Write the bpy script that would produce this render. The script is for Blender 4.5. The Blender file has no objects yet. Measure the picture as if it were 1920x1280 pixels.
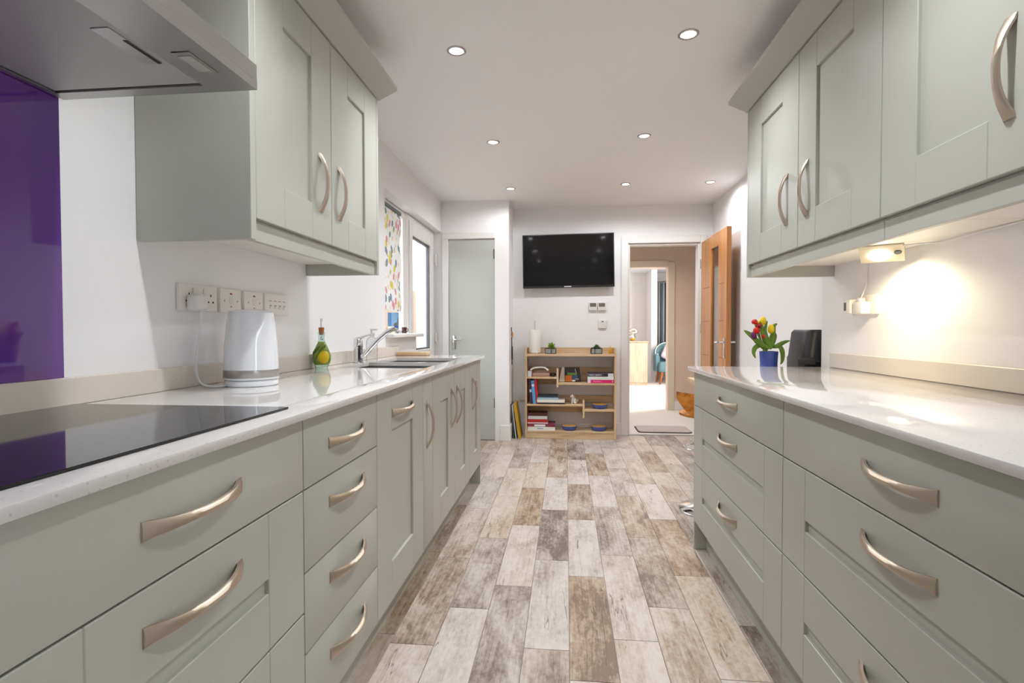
import bpy, bmesh, math, random
from mathutils import Vector, Matrix
random.seed(7)
S = bpy.context.scene
COL = S.collection
PI = math.pi

# ------------------------------------------------------------------ camera
cam_d = bpy.data.cameras.new('camera'); cam = bpy.data.objects.new('camera', cam_d); COL.objects.link(cam)
yw, pt, rl = [math.radians(a) for a in (5.8419, -1.2689, -0.0805)]
F = Vector((-math.sin(yw)*math.cos(pt), math.cos(yw)*math.cos(pt), math.sin(pt)))
R0 = Vector((math.cos(yw), math.sin(yw), 0)); U0 = R0.cross(F)
R = R0*math.cos(rl) + U0*math.sin(rl); U = -R0*math.sin(rl) + U0*math.cos(rl)
M = Matrix((R, U, -F)).transposed().to_4x4(); M.translation = (0, 0, 1.0377)
cam.matrix_world = M
cam_d.sensor_width = 36; cam_d.lens = 988.55/1920*36; cam_d.clip_start = .05
S.camera = cam

# ------------------------------------------------------------------ world, exposure, large lights
W = bpy.data.worlds.new('overcast_sky'); S.world = W; W.use_nodes = True
bg = W.node_tree.nodes['Background']; bg.inputs[0].default_value = (.86, .93, 1, 1); bg.inputs[1].default_value = 5.0
S.view_settings.view_transform = 'Standard'; S.view_settings.look = 'None'
S.view_settings.exposure = 0.97; S.view_settings.gamma = 1; S.view_settings.use_curve_mapping = False

def area(name, loc, direction, sx, sy, energy, color=(1, 1, 1)):
    d = bpy.data.lights.new(name, 'AREA'); d.shape = 'RECTANGLE'; d.size = sx; d.size_y = sy
    d.energy = energy; d.color = color
    o = bpy.data.objects.new(name, d); COL.objects.link(o); o.location = loc
    o.rotation_euler = Vector(direction).to_track_quat('-Z', 'Y').to_euler()
    return o
area('lounge_fill_light', (2.86, 8.3, 1.35), (-1, 0, -.1), 1.0, 1.4, 42, (1, .98, .96))  # added area lamp in an unseen wall opening, brightens the lounge
DOWN_W = 25.0      # watts of each ceiling downlight
HALL_W = 30.0  # watts of the added hall downlight

# ------------------------------------------------------------------ materials
def lin(c): return tuple(((x/255)/12.92 if x/255 <= .04045 else ((x/255+.055)/1.055)**2.4) for x in c)
MATS = {}
def new_mat(name):
    m = bpy.data.materials.new(name); m.use_nodes = True
    nt = m.node_tree; b = nt.nodes['Principled BSDF']
    MATS[name] = m
    return m, nt, b
def N(nt, kind, **kw):
    n = nt.nodes.new(kind)
    for k, v in kw.items(): setattr(n, k, v)
    return n
def pm(name, rgb, rough=.5, metal=0, spec=.5, coat=0, var=0, scale=8, bump=0, bscale=80, emit=0, trans=0, stretch=None, ior=1.45):
    m, nt, b = new_mat(name)
    c = lin(rgb)
    b.inputs['Base Color'].default_value = (*c, 1)
    b.inputs['Roughness'].default_value = rough; b.inputs['Metallic'].default_value = metal
    b.inputs['Specular IOR Level'].default_value = spec; b.inputs['Coat Weight'].default_value = coat
    b.inputs['IOR'].default_value = ior
    b.inputs['Transmission Weight'].default_value = trans
    tc = N(nt, 'ShaderNodeTexCoord'); vec = tc.outputs['Object']
    if stretch:
        mp = N(nt, 'ShaderNodeMapping'); mp.inputs['Scale'].default_value = stretch
        nt.links.new(vec, mp.inputs[0]); vec = mp.outputs[0]
    nz = N(nt, 'ShaderNodeTexNoise'); nz.inputs['Scale'].default_value = scale; nz.inputs['Detail'].default_value = 4
    nt.links.new(vec, nz.inputs['Vector'])
    if var:
        mx = N(nt, 'ShaderNodeMix', data_type='RGBA')
        mx.inputs['A'].default_value = (*[max(0, x*(1-var)) for x in c], 1)
        mx.inputs['B'].default_value = (*[min(1, x*(1+var)) for x in c], 1)
        nt.links.new(nz.outputs['Fac'], mx.inputs['Factor']); nt.links.new(mx.outputs['Result'], b.inputs['Base Color'])
    if bump:
        n2 = N(nt, 'ShaderNodeTexNoise'); n2.inputs['Scale'].default_value = bscale; n2.inputs['Detail'].default_value = 5
        nt.links.new(vec, n2.inputs['Vector'])
        bp = N(nt, 'ShaderNodeBump'); bp.inputs['Strength'].default_value = bump; bp.inputs['Distance'].default_value = .002
        nt.links.new(n2.outputs['Fac'], bp.inputs['Height']); nt.links.new(bp.outputs[0], b.inputs['Normal'])
    if emit:
        b.inputs['Emission Color'].default_value = (*c, 1); b.inputs['Emission Strength'].default_value = emit
    return m
def wood(name, a, bcol, dark, rough=.4, scale=(30, 30, 2.0), bump=.05):
    m, nt, b = new_mat(name)
    tc = N(nt, 'ShaderNodeTexCoord'); mp = N(nt, 'ShaderNodeMapping'); mp.inputs['Scale'].default_value = scale
    nt.links.new(tc.outputs['Object'], mp.inputs[0])
    nz = N(nt, 'ShaderNodeTexNoise'); nz.inputs['Scale'].default_value = 1; nz.inputs['Detail'].default_value = 7; nz.inputs['Roughness'].default_value = .62
    nt.links.new(mp.outputs[0], nz.inputs['Vector'])
    cr = N(nt, 'ShaderNodeValToRGB'); e = cr.color_ramp.elements
    e[0].position = .32; e[0].color = (*lin(dark), 1); e[1].position = .66; e[1].color = (*lin(bcol), 1)
    k = e.new(.46); k.color = (*lin(a), 1)
    nt.links.new(nz.outputs['Fac'], cr.inputs[0]); nt.links.new(cr.outputs[0], b.inputs['Base Color'])
    b.inputs['Roughness'].default_value = rough
    bp = N(nt, 'ShaderNodeBump'); bp.inputs['Strength'].default_value = bump; bp.inputs['Distance'].default_value = .002
    nt.links.new(nz.outputs['Fac'], bp.inputs['Height']); nt.links.new(bp.outputs[0], b.inputs['Normal'])
    return m
def quartz(name, rgb, speck, rough=.12):
    m, nt, b = new_mat(name)
    tc = N(nt, 'ShaderNodeTexCoord')
    vo = N(nt, 'ShaderNodeTexVoronoi'); vo.inputs['Scale'].default_value = 150
    nt.links.new(tc.outputs['Object'], vo.inputs['Vector'])
    sp = N(nt, 'ShaderNodeSeparateColor'); nt.links.new(vo.outputs['Color'], sp.inputs[0])
    lt = N(nt, 'ShaderNodeMath', operation='LESS_THAN'); lt.inputs[1].default_value = .1; nt.links.new(sp.outputs[0], lt.inputs[0])
    l2 = N(nt, 'ShaderNodeMath', operation='LESS_THAN'); l2.inputs[1].default_value = .32; nt.links.new(vo.outputs['Distance'], l2.inputs[0])
    mu = N(nt, 'ShaderNodeMath', operation='MULTIPLY'); nt.links.new(lt.outputs[0], mu.inputs[0]); nt.links.new(l2.outputs[0], mu.inputs[1])
    nz = N(nt, 'ShaderNodeTexNoise'); nz.inputs['Scale'].default_value = 260; nt.links.new(tc.outputs['Object'], nz.inputs['Vector'])
    c = lin(rgb)
    m1 = N(nt, 'ShaderNodeMix', data_type='RGBA'); m1.inputs['A'].default_value = (*[x*.97 for x in c], 1); m1.inputs['B'].default_value = (*[min(1, x*1.02) for x in c], 1)
    nt.links.new(nz.outputs['Fac'], m1.inputs['Factor'])
    m2 = N(nt, 'ShaderNodeMix', data_type='RGBA'); m2.inputs['B'].default_value = (*lin(speck), 1)
    nt.links.new(m1.outputs['Result'], m2.inputs['A']); nt.links.new(mu.outputs[0], m2.inputs['Factor'])
    nt.links.new(m2.outputs['Result'], b.inputs['Base Color'])
    b.inputs['Roughness'].default_value = rough
    return m
def tile_material():
    m, nt, b = new_mat('wood_effect_tile')
    L = nt.links.new
    tc = N(nt, 'ShaderNodeTexCoord'); oi = N(nt, 'ShaderNodeObjectInfo')
    off = N(nt, 'ShaderNodeVectorMath', operation='ADD')
    rnd = N(nt, 'ShaderNodeMath', operation='MULTIPLY'); rnd.inputs[1].default_value = 37.0
    L(oi.outputs['Random'], rnd.inputs[0]); L(tc.outputs['Object'], off.inputs[0]); L(rnd.outputs[0], off.inputs[1])
    def noise(sc, det=5, rough=.6, scale=1, dist=0):
        mp = N(nt, 'ShaderNodeMapping'); mp.inputs['Scale'].default_value = sc; L(off.outputs[0], mp.inputs[0])
        n = N(nt, 'ShaderNodeTexNoise'); n.inputs['Scale'].default_value = scale; n.inputs['Detail'].default_value = det
        n.inputs['Roughness'].default_value = rough; n.inputs['Distortion'].default_value = dist
        L(mp.outputs[0], n.inputs['Vector']); return n.outputs['Fac']
    grain = noise((95, 5, 5), 6, .7); patch = noise((9, 3.2, 3), 4, .62, 1, .6); mott = noise((60, 34, 30), 3, .7)
    crack = noise((17, 1.1, 1), 3, .5, 1, .25)
    sc = N(nt, 'ShaderNodeSeparateColor'); L(oi.outputs['Color'], sc.inputs[0])
    def mth(op, a, bb, clamp=False):
        n = N(nt, 'ShaderNodeMath', operation=op); n.use_clamp = clamp
        for i, v in enumerate((a, bb)):
            if isinstance(v, (int, float)): n.inputs[i].default_value = v
            else: L(v, n.inputs[i])
        return n.outputs[0]
    t = mth('ADD', sc.outputs[0], mth('MULTIPLY', mth('SUBTRACT', patch, .5), 1.9))
    t = mth('ADD', t, mth('MULTIPLY', mth('SUBTRACT', grain, .5), 1.15))
    t = mth('ADD', t, mth('MULTIPLY', mth('SUBTRACT', mott, .5), 1.0), True)
    def ramp(src, stops):
        cr = N(nt, 'ShaderNodeValToRGB'); e = cr.color_ramp.elements
        e[0].position = stops[0][0]; e[0].color = (*lin(stops[0][1]), 1); e[1].position = stops[-1][0]; e[1].color = (*lin(stops[-1][1]), 1)
        for p, c in stops[1:-1]:
            k = e.new(p); k.color = (*lin(c), 1)
        L(src, cr.inputs[0]); return cr.outputs[0]
    tan = ramp(t, [(0, (200, 187, 174)), (.35, (186, 169, 152)), (.7, (164, 140, 118)), (1, (124, 100, 80))])
    grey = ramp(t, [(0, (198, 189, 182)), (.35, (182, 171, 162)), (.7, (154, 139, 129)), (1, (112, 98, 90))])
    mx = N(nt, 'ShaderNodeMix', data_type='RGBA'); L(sc.outputs[1], mx.inputs['Factor']); L(tan, mx.inputs['A']); L(grey, mx.inputs['B'])
    d = mth('ABSOLUTE', mth('SUBTRACT', crack, .5), 0)
    line = mth('LESS_THAN', d, .0045)
    gate = mth('GREATER_THAN', noise((6, 2.6, 2), 2, .5), .55)
    lm = mth('MULTIPLY', mth('MULTIPLY', line, gate), .62)
    m2 = N(nt, 'ShaderNodeMix', data_type='RGBA'); L(lm, m2.inputs['Factor']); L(mx.outputs['Result'], m2.inputs['A']); m2.inputs['B'].default_value = (*lin((84, 66, 54)), 1)
    L(m2.outputs['Result'], b.inputs['Base Color'])
    b.inputs['Roughness'].default_value = .42; b.inputs['Specular IOR Level'].default_value = .4
    bp = N(nt, 'ShaderNodeBump'); bp.inputs['Strength'].default_value = .12; bp.inputs['Distance'].default_value = .002
    L(grain, bp.inputs['Height']); L(bp.outputs[0], b.inputs['Normal'])
    return m
def blind_material():
    m, nt, b = new_mat('leaf_print_fabric'); L = nt.links.new
    tc = N(nt, 'ShaderNodeTexCoord'); mp = N(nt, 'ShaderNodeMapping'); mp.inputs['Scale'].default_value = (1, 22, 16)
    mp.inputs['Rotation'].default_value = (.35, 0, 0)
    L(tc.outputs['Object'], mp.inputs[0])
    vo = N(nt, 'ShaderNodeTexVoronoi'); vo.inputs['Scale'].default_value = 1; vo.inputs['Randomness'].default_value = .7; L(mp.outputs[0], vo.inputs['Vector'])
    sp = N(nt, 'ShaderNodeSeparateColor'); L(vo.outputs['Color'], sp.inputs[0])
    cr = N(nt, 'ShaderNodeValToRGB'); cr.color_ramp.interpolation = 'CONSTANT'; e = cr.color_ramp.elements
    cols = [(128, 146, 170), (224, 204, 90), (222, 150, 160), (112, 146, 140), (238, 210, 172), (156, 134, 168), (184, 206, 204), (206, 198, 124)]
    e[0].position = 0; e[0].color = (*lin(cols[0]), 1); e[1].position = .125; e[1].color = (*lin(cols[1]), 1)
    for i, c in enumerate(cols[2:], 2):
        k = e.new(i/8); k.color = (*lin(c), 1)
    L(sp.outputs[0], cr.inputs[0])
    lt = N(nt, 'ShaderNodeMath', operation='LESS_THAN'); lt.inputs[1].default_value = .46; L(vo.outputs['Distance'], lt.inputs[0])
    mx = N(nt, 'ShaderNodeMix', data_type='RGBA'); mx.inputs['A'].default_value = (*lin((240, 240, 238)), 1)
    L(lt.outputs[0], mx.inputs['Factor']); L(cr.outputs[0], mx.inputs['B']); L(mx.outputs['Result'], b.inputs['Base Color'])
    b.inputs['Roughness'].default_value = .85
    return m
def curtain_material():
    m, nt, b = new_mat('striped_curtain_fabric'); L = nt.links.new
    tc = N(nt, 'ShaderNodeTexCoord'); sp = N(nt, 'ShaderNodeSeparateXYZ'); L(tc.outputs['UV'], sp.inputs[0])
    ml = N(nt, 'ShaderNodeMath', operation='MULTIPLY'); ml.inputs[1].default_value = 8.0; L(sp.outputs[0], ml.inputs[0])
    fr = N(nt, 'ShaderNodeMath', operation='FRACT'); L(ml.outputs[0], fr.inputs[0])
    cr = N(nt, 'ShaderNodeValToRGB'); cr.color_ramp.interpolation = 'CONSTANT'; e = cr.color_ramp.elements
    e[0].position = 0; e[0].color = (*lin((150, 160, 172)), 1); e[1].position = .3; e[1].color = (*lin((70, 82, 100)), 1)
    k = e.new(.5); k.color = (*lin((214, 216, 210)), 1); k = e.new(.8); k.color = (*lin((84, 92, 104)), 1)
    L(fr.outputs[0], cr.inputs[0]); L(cr.outputs[0], b.inputs['Base Color']); b.inputs['Roughness'].default_value = .9
    return m
def glass(name, tint=(1, 1, 1), refl=.08):
    m = bpy.data.materials.new(name); m.use_nodes = True; nt = m.node_tree; MATS[name] = m
    nt.nodes.remove(nt.nodes['Principled BSDF']); out = nt.nodes['Material Output']
    t = N(nt, 'ShaderNodeBsdfTransparent'); t.inputs[0].default_value = (*tint, 1)
    g = N(nt, 'ShaderNodeBsdfGlossy'); g.inputs['Roughness'].default_value = .02
    lw = N(nt, 'ShaderNodeLayerWeight'); lw.inputs['Blend'].default_value = .15
    ad = N(nt, 'ShaderNodeMath', operation='MULTIPLY_ADD'); ad.inputs[1].default_value = .5; ad.inputs[2].default_value = refl; ad.use_clamp = True
    nt.links.new(lw.outputs['Fresnel'], ad.inputs[0])
    mx = N(nt, 'ShaderNodeMixShader'); nt.links.new(ad.outputs[0], mx.inputs[0]); nt.links.new(t.outputs[0], mx.inputs[1]); nt.links.new(g.outputs[0], mx.inputs[2])
    nt.links.new(mx.outputs[0], out.inputs[0])
    return m

m_wall = pm('wall_paint', (238, 236, 236), .75, bump=.05, bscale=220)
m_ceil = pm('ceiling_paint', (240, 238, 238), .8, bump=.04, bscale=160)
m_hall = pm('hall_paint', (222, 200, 182), .7)
m_gloss = pm('white_gloss_paint', (232, 229, 226), .35)
m_sage = pm('sage_painted_wood', (182, 182, 172), .42, var=.03, scale=5, bump=.06, bscale=1, stretch=(150, 150, 7))
m_sageh = pm('sage_painted_carcass', (174, 175, 164), .5, var=.03, scale=5)
m_greyd = pm('grey_door_paint', (186, 190, 184), .5)
m_under = pm('white_melamine', (234, 230, 222), .45)
m_quartz = quartz('white_quartz', (214, 209, 206), (196, 189, 183), .04)
m_upst = quartz('speckled_upstand', (222, 213, 202), (160, 142, 122), .35)
m_handle = pm('brushed_nickel', (202, 186, 168), .4, 1, bump=.03, bscale=300)
m_chrome = pm('chrome', (225, 225, 228), .09, 1)
m_steel = pm('brushed_steel', (176, 174, 172), .33, 1, var=.05, scale=3, bump=.05, bscale=2, stretch=(200, 3, 200))
m_steelf = pm('steel_filter', (190, 188, 185), .55, .6, var=.08, scale=500)
m_sink = pm('sink_steel', (170, 170, 172), .3, 1)
m_black = pm('black_gloss', (14, 14, 17), .05, spec=.6)
m_screen = pm('dark_screen', (9, 9, 11), .07, spec=.6)
m_blackp = pm('black_plastic', (46, 46, 48), .38, var=.1)
m_purple = pm('purple_back_painted_glass', (92, 44, 140), .06, coat=1.0)
m_oak = wood('light_oak', (206, 174, 136), (218, 190, 156), (184, 148, 110), .45, (40, 40, 3))
m_oakx = wood('light_oak_shelf', (206, 174, 136), (218, 190, 156), (184, 148, 110), .45, (3, 40, 40))
m_oakdoor = wood('oak_veneer', (196, 132, 74), (208, 148, 90), (178, 112, 56), .33, (60, 14, 1.6))
m_walnut = wood('varnished_walnut', (190, 116, 40), (212, 140, 54), (130, 74, 24), .18, (14, 14, 30))
m_cab = wood('pale_oak_veneer', (206, 176, 150), (222, 196, 172), (184, 150, 124), .5, (30, 30, 2))
m_plastic = pm('white_plastic', (228, 224, 220), .3)
m_plastic2 = pm('socket_plastic', (236, 230, 224), .32)
m_kettle = pm('white_kettle_plastic', (232, 234, 238), .12, coat=.6)
m_dark = pm('dark_hole', (24, 22, 22), .6)
m_red = pm('red_neon', (150, 40, 30), .4)
m_cord = pm('white_cord', (222, 222, 222), .45)
m_carpet = pm('cream_carpet', (230, 224, 218), .95, var=.06, scale=90, bump=.3, bscale=400)
m_mat = pm('grey_mat_pile', (196, 188, 184), .95, var=.12, scale=60, bump=.4, bscale=300)
m_matedge = pm('dark_mat_edge', (78, 72, 76), .9)
m_grout = pm('grout', (150, 138, 126), .85, var=.05)
m_tile = tile_material()
m_blind = blind_material()
m_curt = curtain_material()
m_glass = glass('window_glass')
m_glassd = glass('door_slot_glass', (.85, .87, .86), .25)
m_aqua = glass('aqua_bottle_glass', (.78, .92, .90), .10)
m_clear = glass('clear_plastic', (.93, .94, .94), .06)
m_lens = pm('downlight_lens', (255, 252, 250), .3, emit=14)
m_lensw = pm('warm_lamp_lens', (255, 240, 214), .3, emit=9)
m_bezel = pm('satin_bezel', (176, 168, 166), .3, 1)
m_gasket = pm('grey_gasket', (100, 104, 110), .6)
m_paper = pm('paper_roll', (238, 234, 226), .9, bump=.2, bscale=120)
m_leaf = pm('leaf_green', (104, 138, 48), .45, var=.25, scale=14)
m_leafd = pm('dark_succulent_green', (44, 78, 46), .5, var=.2, scale=30)
m_leafl = pm('lime_succulent_green', (110, 136, 20), .5, var=.25, scale=40)
m_stem = pm('stem_green', (120, 152, 66), .5, var=.15)
m_tred = pm('tulip_red', (206, 26, 28), .45, var=.2, scale=18)
m_tcrim = pm('tulip_crimson', (170, 20, 44), .45, var=.2, scale=18)
m_tyel = pm('tulip_yellow', (240, 206, 26), .45, var=.12, scale=18)
m_tpur = pm('tulip_purple', (108, 32, 94), .45, var=.2, scale=18)
m_tor = pm('tulip_orange', (226, 110, 34), .45, var=.25, scale=22)
m_cobalt = pm('cobalt_glaze', (58, 82, 160), .14, coat=.5, var=.1)
m_amber = pm('amber_glaze', (240, 172, 44), .2, coat=.4, var=.18, scale=20)
m_brownc = pm('dark_brown_glaze', (66, 34, 26), .2, coat=.4)
m_lemon = pm('painted_lemon', (232, 200, 22), .3, var=.12, scale=30)
m_pleaf = pm('painted_lemon_leaf', (180, 182, 42), .35, var=.4, scale=40)
m_cork = pm('cork', (176, 104, 62), .8, var=.2, scale=120)
m_teal = pm('teal_upholstery', (104, 138, 146), .85, var=.1, scale=60)
m_cush = pm('pink_cushion', (236, 214, 220), .9)
m_piping = pm('white_piping', (240, 240, 238), .8)
m_chleg = pm('turned_wood_leg', (170, 96, 52), .4)
m_silver = pm('silver_glaze', (214, 210, 200), .16, 1, var=.2, scale=40)
m_fence = pm('peach_render', (160, 134, 112), .9, var=.08, scale=3)
m_ground = pm('patio_paving', (190, 180, 170), .9, var=.1, scale=2)
m_beads = pm('black_cord', (22, 20, 20), .5)
m_ginger = pm('tan_leather', (190, 140, 90), .6)
m_gold = pm('golden_glaze', (222, 158, 26), .3, .2, var=.2, scale=60)
m_white = pm('white_ceramic', (226, 220, 210), .35)
m_pebble = pm('white_pebbles', (198, 196, 188), .7, var=.2, scale=220)
m_logo = pm('pale_print', (225, 225, 225), .5)
def solid(name, rgb, rough=.5): return MATS.get(name) or pm(name, rgb, rough, var=.05, scale=20)

# ------------------------------------------------------------------ geometry helpers
class G:
    def __init__(s): s.b = bmesh.new(); s.uv = None
    def box(s, x0, x1, y0, y1, z0, z1, bev=0, seg=1):
        if x0 > x1: x0, x1 = x1, x0
        if y0 > y1: y0, y1 = y1, y0
        r = bmesh.ops.create_cube(s.b, size=1)
        vs = r['verts']
        for v in vs: v.co = Vector(((x0+x1)/2+v.co.x*(x1-x0), (y0+y1)/2+v.co.y*(y1-y0), (z0+z1)/2+v.co.z*(z1-z0)))
        if bev:
            es = list({e for v in vs for e in v.link_edges})
            bmesh.ops.bevel(s.b, geom=es, offset=bev, segments=seg, affect='EDGES', profile=.5)
        return s
    def ring(s, pts): return [s.b.verts.new(p) for p in pts]
    def skin(s, rings, cap=True, close=True):
        rs = [s.ring(r) for r in rings]
        n = len(rs[0])
        for a, c in zip(rs, rs[1:]):
            for i in range(n if close else n-1):
                j = (i+1) % n
                try: s.b.faces.new((a[i], a[j], c[j], c[i]))
                except ValueError: pass
        if cap:
            for r in (rs[0], rs[-1]):
                try: s.b.faces.new(r)
                except ValueError: pass
        return s
    def lathe(s, prof, c=(0, 0, 0), n=24, cap=True):
        c = Vector(c)
        return s.skin([[c+Vector((r*math.cos(2*PI*i/n), r*math.sin(2*PI*i/n), z)) for i in range(n)] for r, z in prof], cap)
    def frustum(s, p0, p1, r0, r1, n=12, cap=True):
        p0 = Vector(p0); p1 = Vector(p1); d = (p1-p0).normalized()
        a = d.orthogonal().normalized(); b = d.cross(a)
        return s.skin([[p+a*(r*math.cos(2*PI*i/n))+b*(r*math.sin(2*PI*i/n)) for i in range(n)] for p, r in ((p0, r0), (p1, r1))], cap)
    def tube(s, pts, r, n=8, cap=True, sq=1):
        pts = [Vector(p) for p in pts]; rings = []
        rr = r if isinstance(r, (list, tuple)) else [r]*len(pts)
        a = None
        for i, p in enumerate(pts):
            d = (pts[min(i+1, len(pts)-1)]-pts[max(i-1, 0)]).normalized()
            a = d.orthogonal().normalized() if a is None else (a-d*a.dot(d)).normalized()
            b = d.cross(a)
            rings.append([p+a*(rr[i]*math.cos(2*PI*k/n))+b*(rr[i]*sq*math.sin(2*PI*k/n)) for k in range(n)])
        return s.skin(rings, cap)
    def prism(s, poly, axis, a, b):
        def P(u, v, t): return {'X': (t, u, v), 'Y': (u, t, v), 'Z': (u, v, t)}[axis]
        return s.skin([[P(u, v, a) for u, v in poly], [P(u, v, b) for u, v in poly]])
    def ball(s, c, r, sc=(1, 1, 1), u=16, v=10):
        res = bmesh.ops.create_uvsphere(s.b, u_segments=u, v_segments=v, radius=r)
        for w in res['verts']: w.co = Vector((c[0]+w.co.x*sc[0], c[1]+w.co.y*sc[1], c[2]+w.co.z*sc[2]))
        return s
    def quad(s, *p):
        s.b.faces.new([s.b.verts.new(q) for q in p]); return s
    def rot(s, ang, axis, c):
        bmesh.ops.rotate(s.b, verts=s.b.verts[:], cent=Vector(c), matrix=Matrix.Rotation(ang, 3, axis)); return s
    def build(s, name, m, parent=None, smooth=35, base=None):
        bmesh.ops.recalc_face_normals(s.b, faces=s.b.faces[:])
        off = Vector((0, 0, 0))
        p = parent
        while p is not None: off += p.location; p = p.parent
        if base is not None and parent is None: off = Vector(base)
        bmesh.ops.translate(s.b, verts=s.b.verts[:], vec=-off)
        me = bpy.data.meshes.new(name); s.b.to_mesh(me); s.b.free()
        me.materials.append(m)
        if smooth:
            me.polygons.foreach_set('use_smooth', [True]*len(me.polygons))
            me.set_sharp_from_angle(angle=math.radians(smooth))
        o = bpy.data.objects.new(name, me); COL.objects.link(o)
        if parent is not None: o.parent = parent
        elif base is not None: o.location = base
        return o
def thing(name, label, cat, loc, group=None):
    o = bpy.data.objects.new(name, None); COL.objects.link(o); o.location = loc; o.empty_display_size = .05
    o['label'] = label; o['category'] = cat
    if group: o['group'] = group
    return o
def tag(o, label, cat, group=None):
    o['label'] = label; o['category'] = cat
    if group: o['group'] = group
    return o
def struct(o): o['kind'] = 'structure'; return o
def smooth_pts(p, k=6):
    p = [Vector(q) for q in p]; out = []
    for i in range(len(p)-1):
        a, b, c_, d = p[max(i-1, 0)], p[i], p[i+1], p[min(i+2, len(p)-1)]
        for s in range(k):
            u = s/k; out.append(.5*((2*b)+(-a+c_)*u+(2*a-5*b+4*c_-d)*u*u+(-a+3*b-3*c_+d)*u**3))
    out.append(p[-1]); return out
def text_mesh(name, body, size, loc, rot, m, parent, ex=.0004, sx=1):
    c = bpy.data.curves.new(name, 'FONT'); c.body = body; c.size = size; c.extrude = ex; c.align_x = 'CENTER'; c.align_y = 'CENTER'
    t = bpy.data.objects.new(name+'_curve', c); COL.objects.link(t)
    dg = bpy.context.evaluated_depsgraph_get()
    me = bpy.data.meshes.new_from_object(t.evaluated_get(dg)); bpy.data.objects.remove(t); bpy.data.curves.remove(c)
    me.materials.append(m)
    off = Vector((0, 0, 0)); p = parent
    while p is not None: off += p.location; p = p.parent
    from mathutils import Euler
    me.transform(Matrix.Translation(Vector(loc)-off) @ Euler(rot).to_matrix().to_4x4() @ Matrix.Diagonal((sx, 1, 1, 1)))
    o = bpy.data.objects.new(name, me); COL.objects.link(o); o.parent = parent
    return o

# ------------------------------------------------------------------ constants of the room
CE = 2.24            # ceiling height
ZW, ZWB, ZB = .8637, .8465, .1346     # worktop top, worktop underside, bottom of base doors
XL, XR = -.575, .603                  # base door faces
XWL, XWR = -1.16, 1.23                # side walls at the units
XUL, XUR = -.829, .846                # wall unit door faces
ZUB, ZUT = 1.3377, 2.052

# ------------------------------------------------------------------ room shell
g = G()
g.box(-1.40, XWL, -1.0, 2.27, 0, CE)
g.box(-1.40, -1.168, 2.27, 3.33, 0, CE)
g.box(-1.25, -1.168, 3.33, 4.03, 0, .985)
g.box(-1.40, -1.168, 3.33, 4.98, 1.955, CE)
g.box(-1.40, -1.25, 3.33, 4.03, 0, .985)
g.box(-1.40, -1.25, 4.86, 4.98, 0, 1.955)
struct(g.build('wall_left', m_wall, smooth=0))
g = G(); g.box(XWR, 1.52, -1.0, -.66, 0, CE); g.box(XWR, 1.52, -.14, 2.69, 0, CE); g.box(XWR, 1.52, -.66, -.14, 2.02, CE); g.box(1.40, 1.52, 2.69, 5.25, 0, CE)
struct(g.build('wall_right', m_wall, smooth=0))
g = G(); g.box(-.66, .605, 5.25, 5.37, 0, CE); g.box(1.285, 2.75, 5.25, 5.37, 0, CE); g.box(.605, 1.285, 5.25, 5.37, 1.875, CE)
struct(g.build('wall_back', m_wall, smooth=0))
g = G(); g.box(-1.25, -1.098, 4.88, 4.98, 0, CE); g.box(-1.098, -.66, 4.88, 4.98, 1.886, CE); g.box(-.66, -.527, 4.88, 5.25, 0, CE)
struct(g.build('wall_cupboard', m_wall, smooth=0))
g = G(); g.box(-1.40, 1.52, -1.1, -1.0, 0, CE)
struct(g.build('wall_rear', m_wall, smooth=0))
g = G(); g.box(-1.0, .45, 6.97, 7.09, 0, CE); g.box(1.305, 2.75, 6.97, 7.09, 0, CE); g.box(.45, 1.305, 6.97, 7.09, 1.84, CE)
g.box(-1.0, -.9, 5.37, 6.97, 0, CE); g.box(2.65, 2.75, 5.37, 6.97, 0, CE)
struct(g.build('wall_hallway', m_hall, smooth=0))
struct(G().box(-.9, 2.78, 11.5, 11.6, 0, CE).build('wall_lounge_back', m_wall, smooth=0))
struct(G().box(-1.0, -.9, 7.09, 11.6, 0, CE).build('wall_lounge_left', m_wall, smooth=0))
struct(G().box(2.78, 2.9, 7.0, 7.8, 0, CE).box(2.78, 2.9, 8.8, 11.6, 0, CE).box(2.78, 2.9, 7.8, 8.8, 0, .6).box(2.78, 2.9, 7.8, 8.8, 2.05, CE).build('wall_lounge_right', m_wall, smooth=0))  # window opening out of view, put in to let light into the lounge
struct(G().box(1.70, 1.815, 10.80, 11.499, 0, CE).build('wall_lounge_pier', m_wall, smooth=0))
struct(G().box(-1.40, 2.9, -2.1, 11.6, CE, CE+.1).build('ceiling', m_ceil, smooth=0))
fl = struct(G().box(-1.40, 1.52, -2.1, 5.30, -.06, -.003).build('floor', m_grout, smooth=0))
fh = struct(G().box(-1.0, 2.9, 5.30, 11.6, -.06, .0).build('floor_hallway', m_carpet, smooth=0))
struct(G().box(-6, 4.5, -8, 24, -.2, -.07).build('ground', m_ground, smooth=0))
struct(G().box(.605, 1.285, 5.275, 5.30, -.003, .006, .002).build('trim_1', m_steel))

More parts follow.
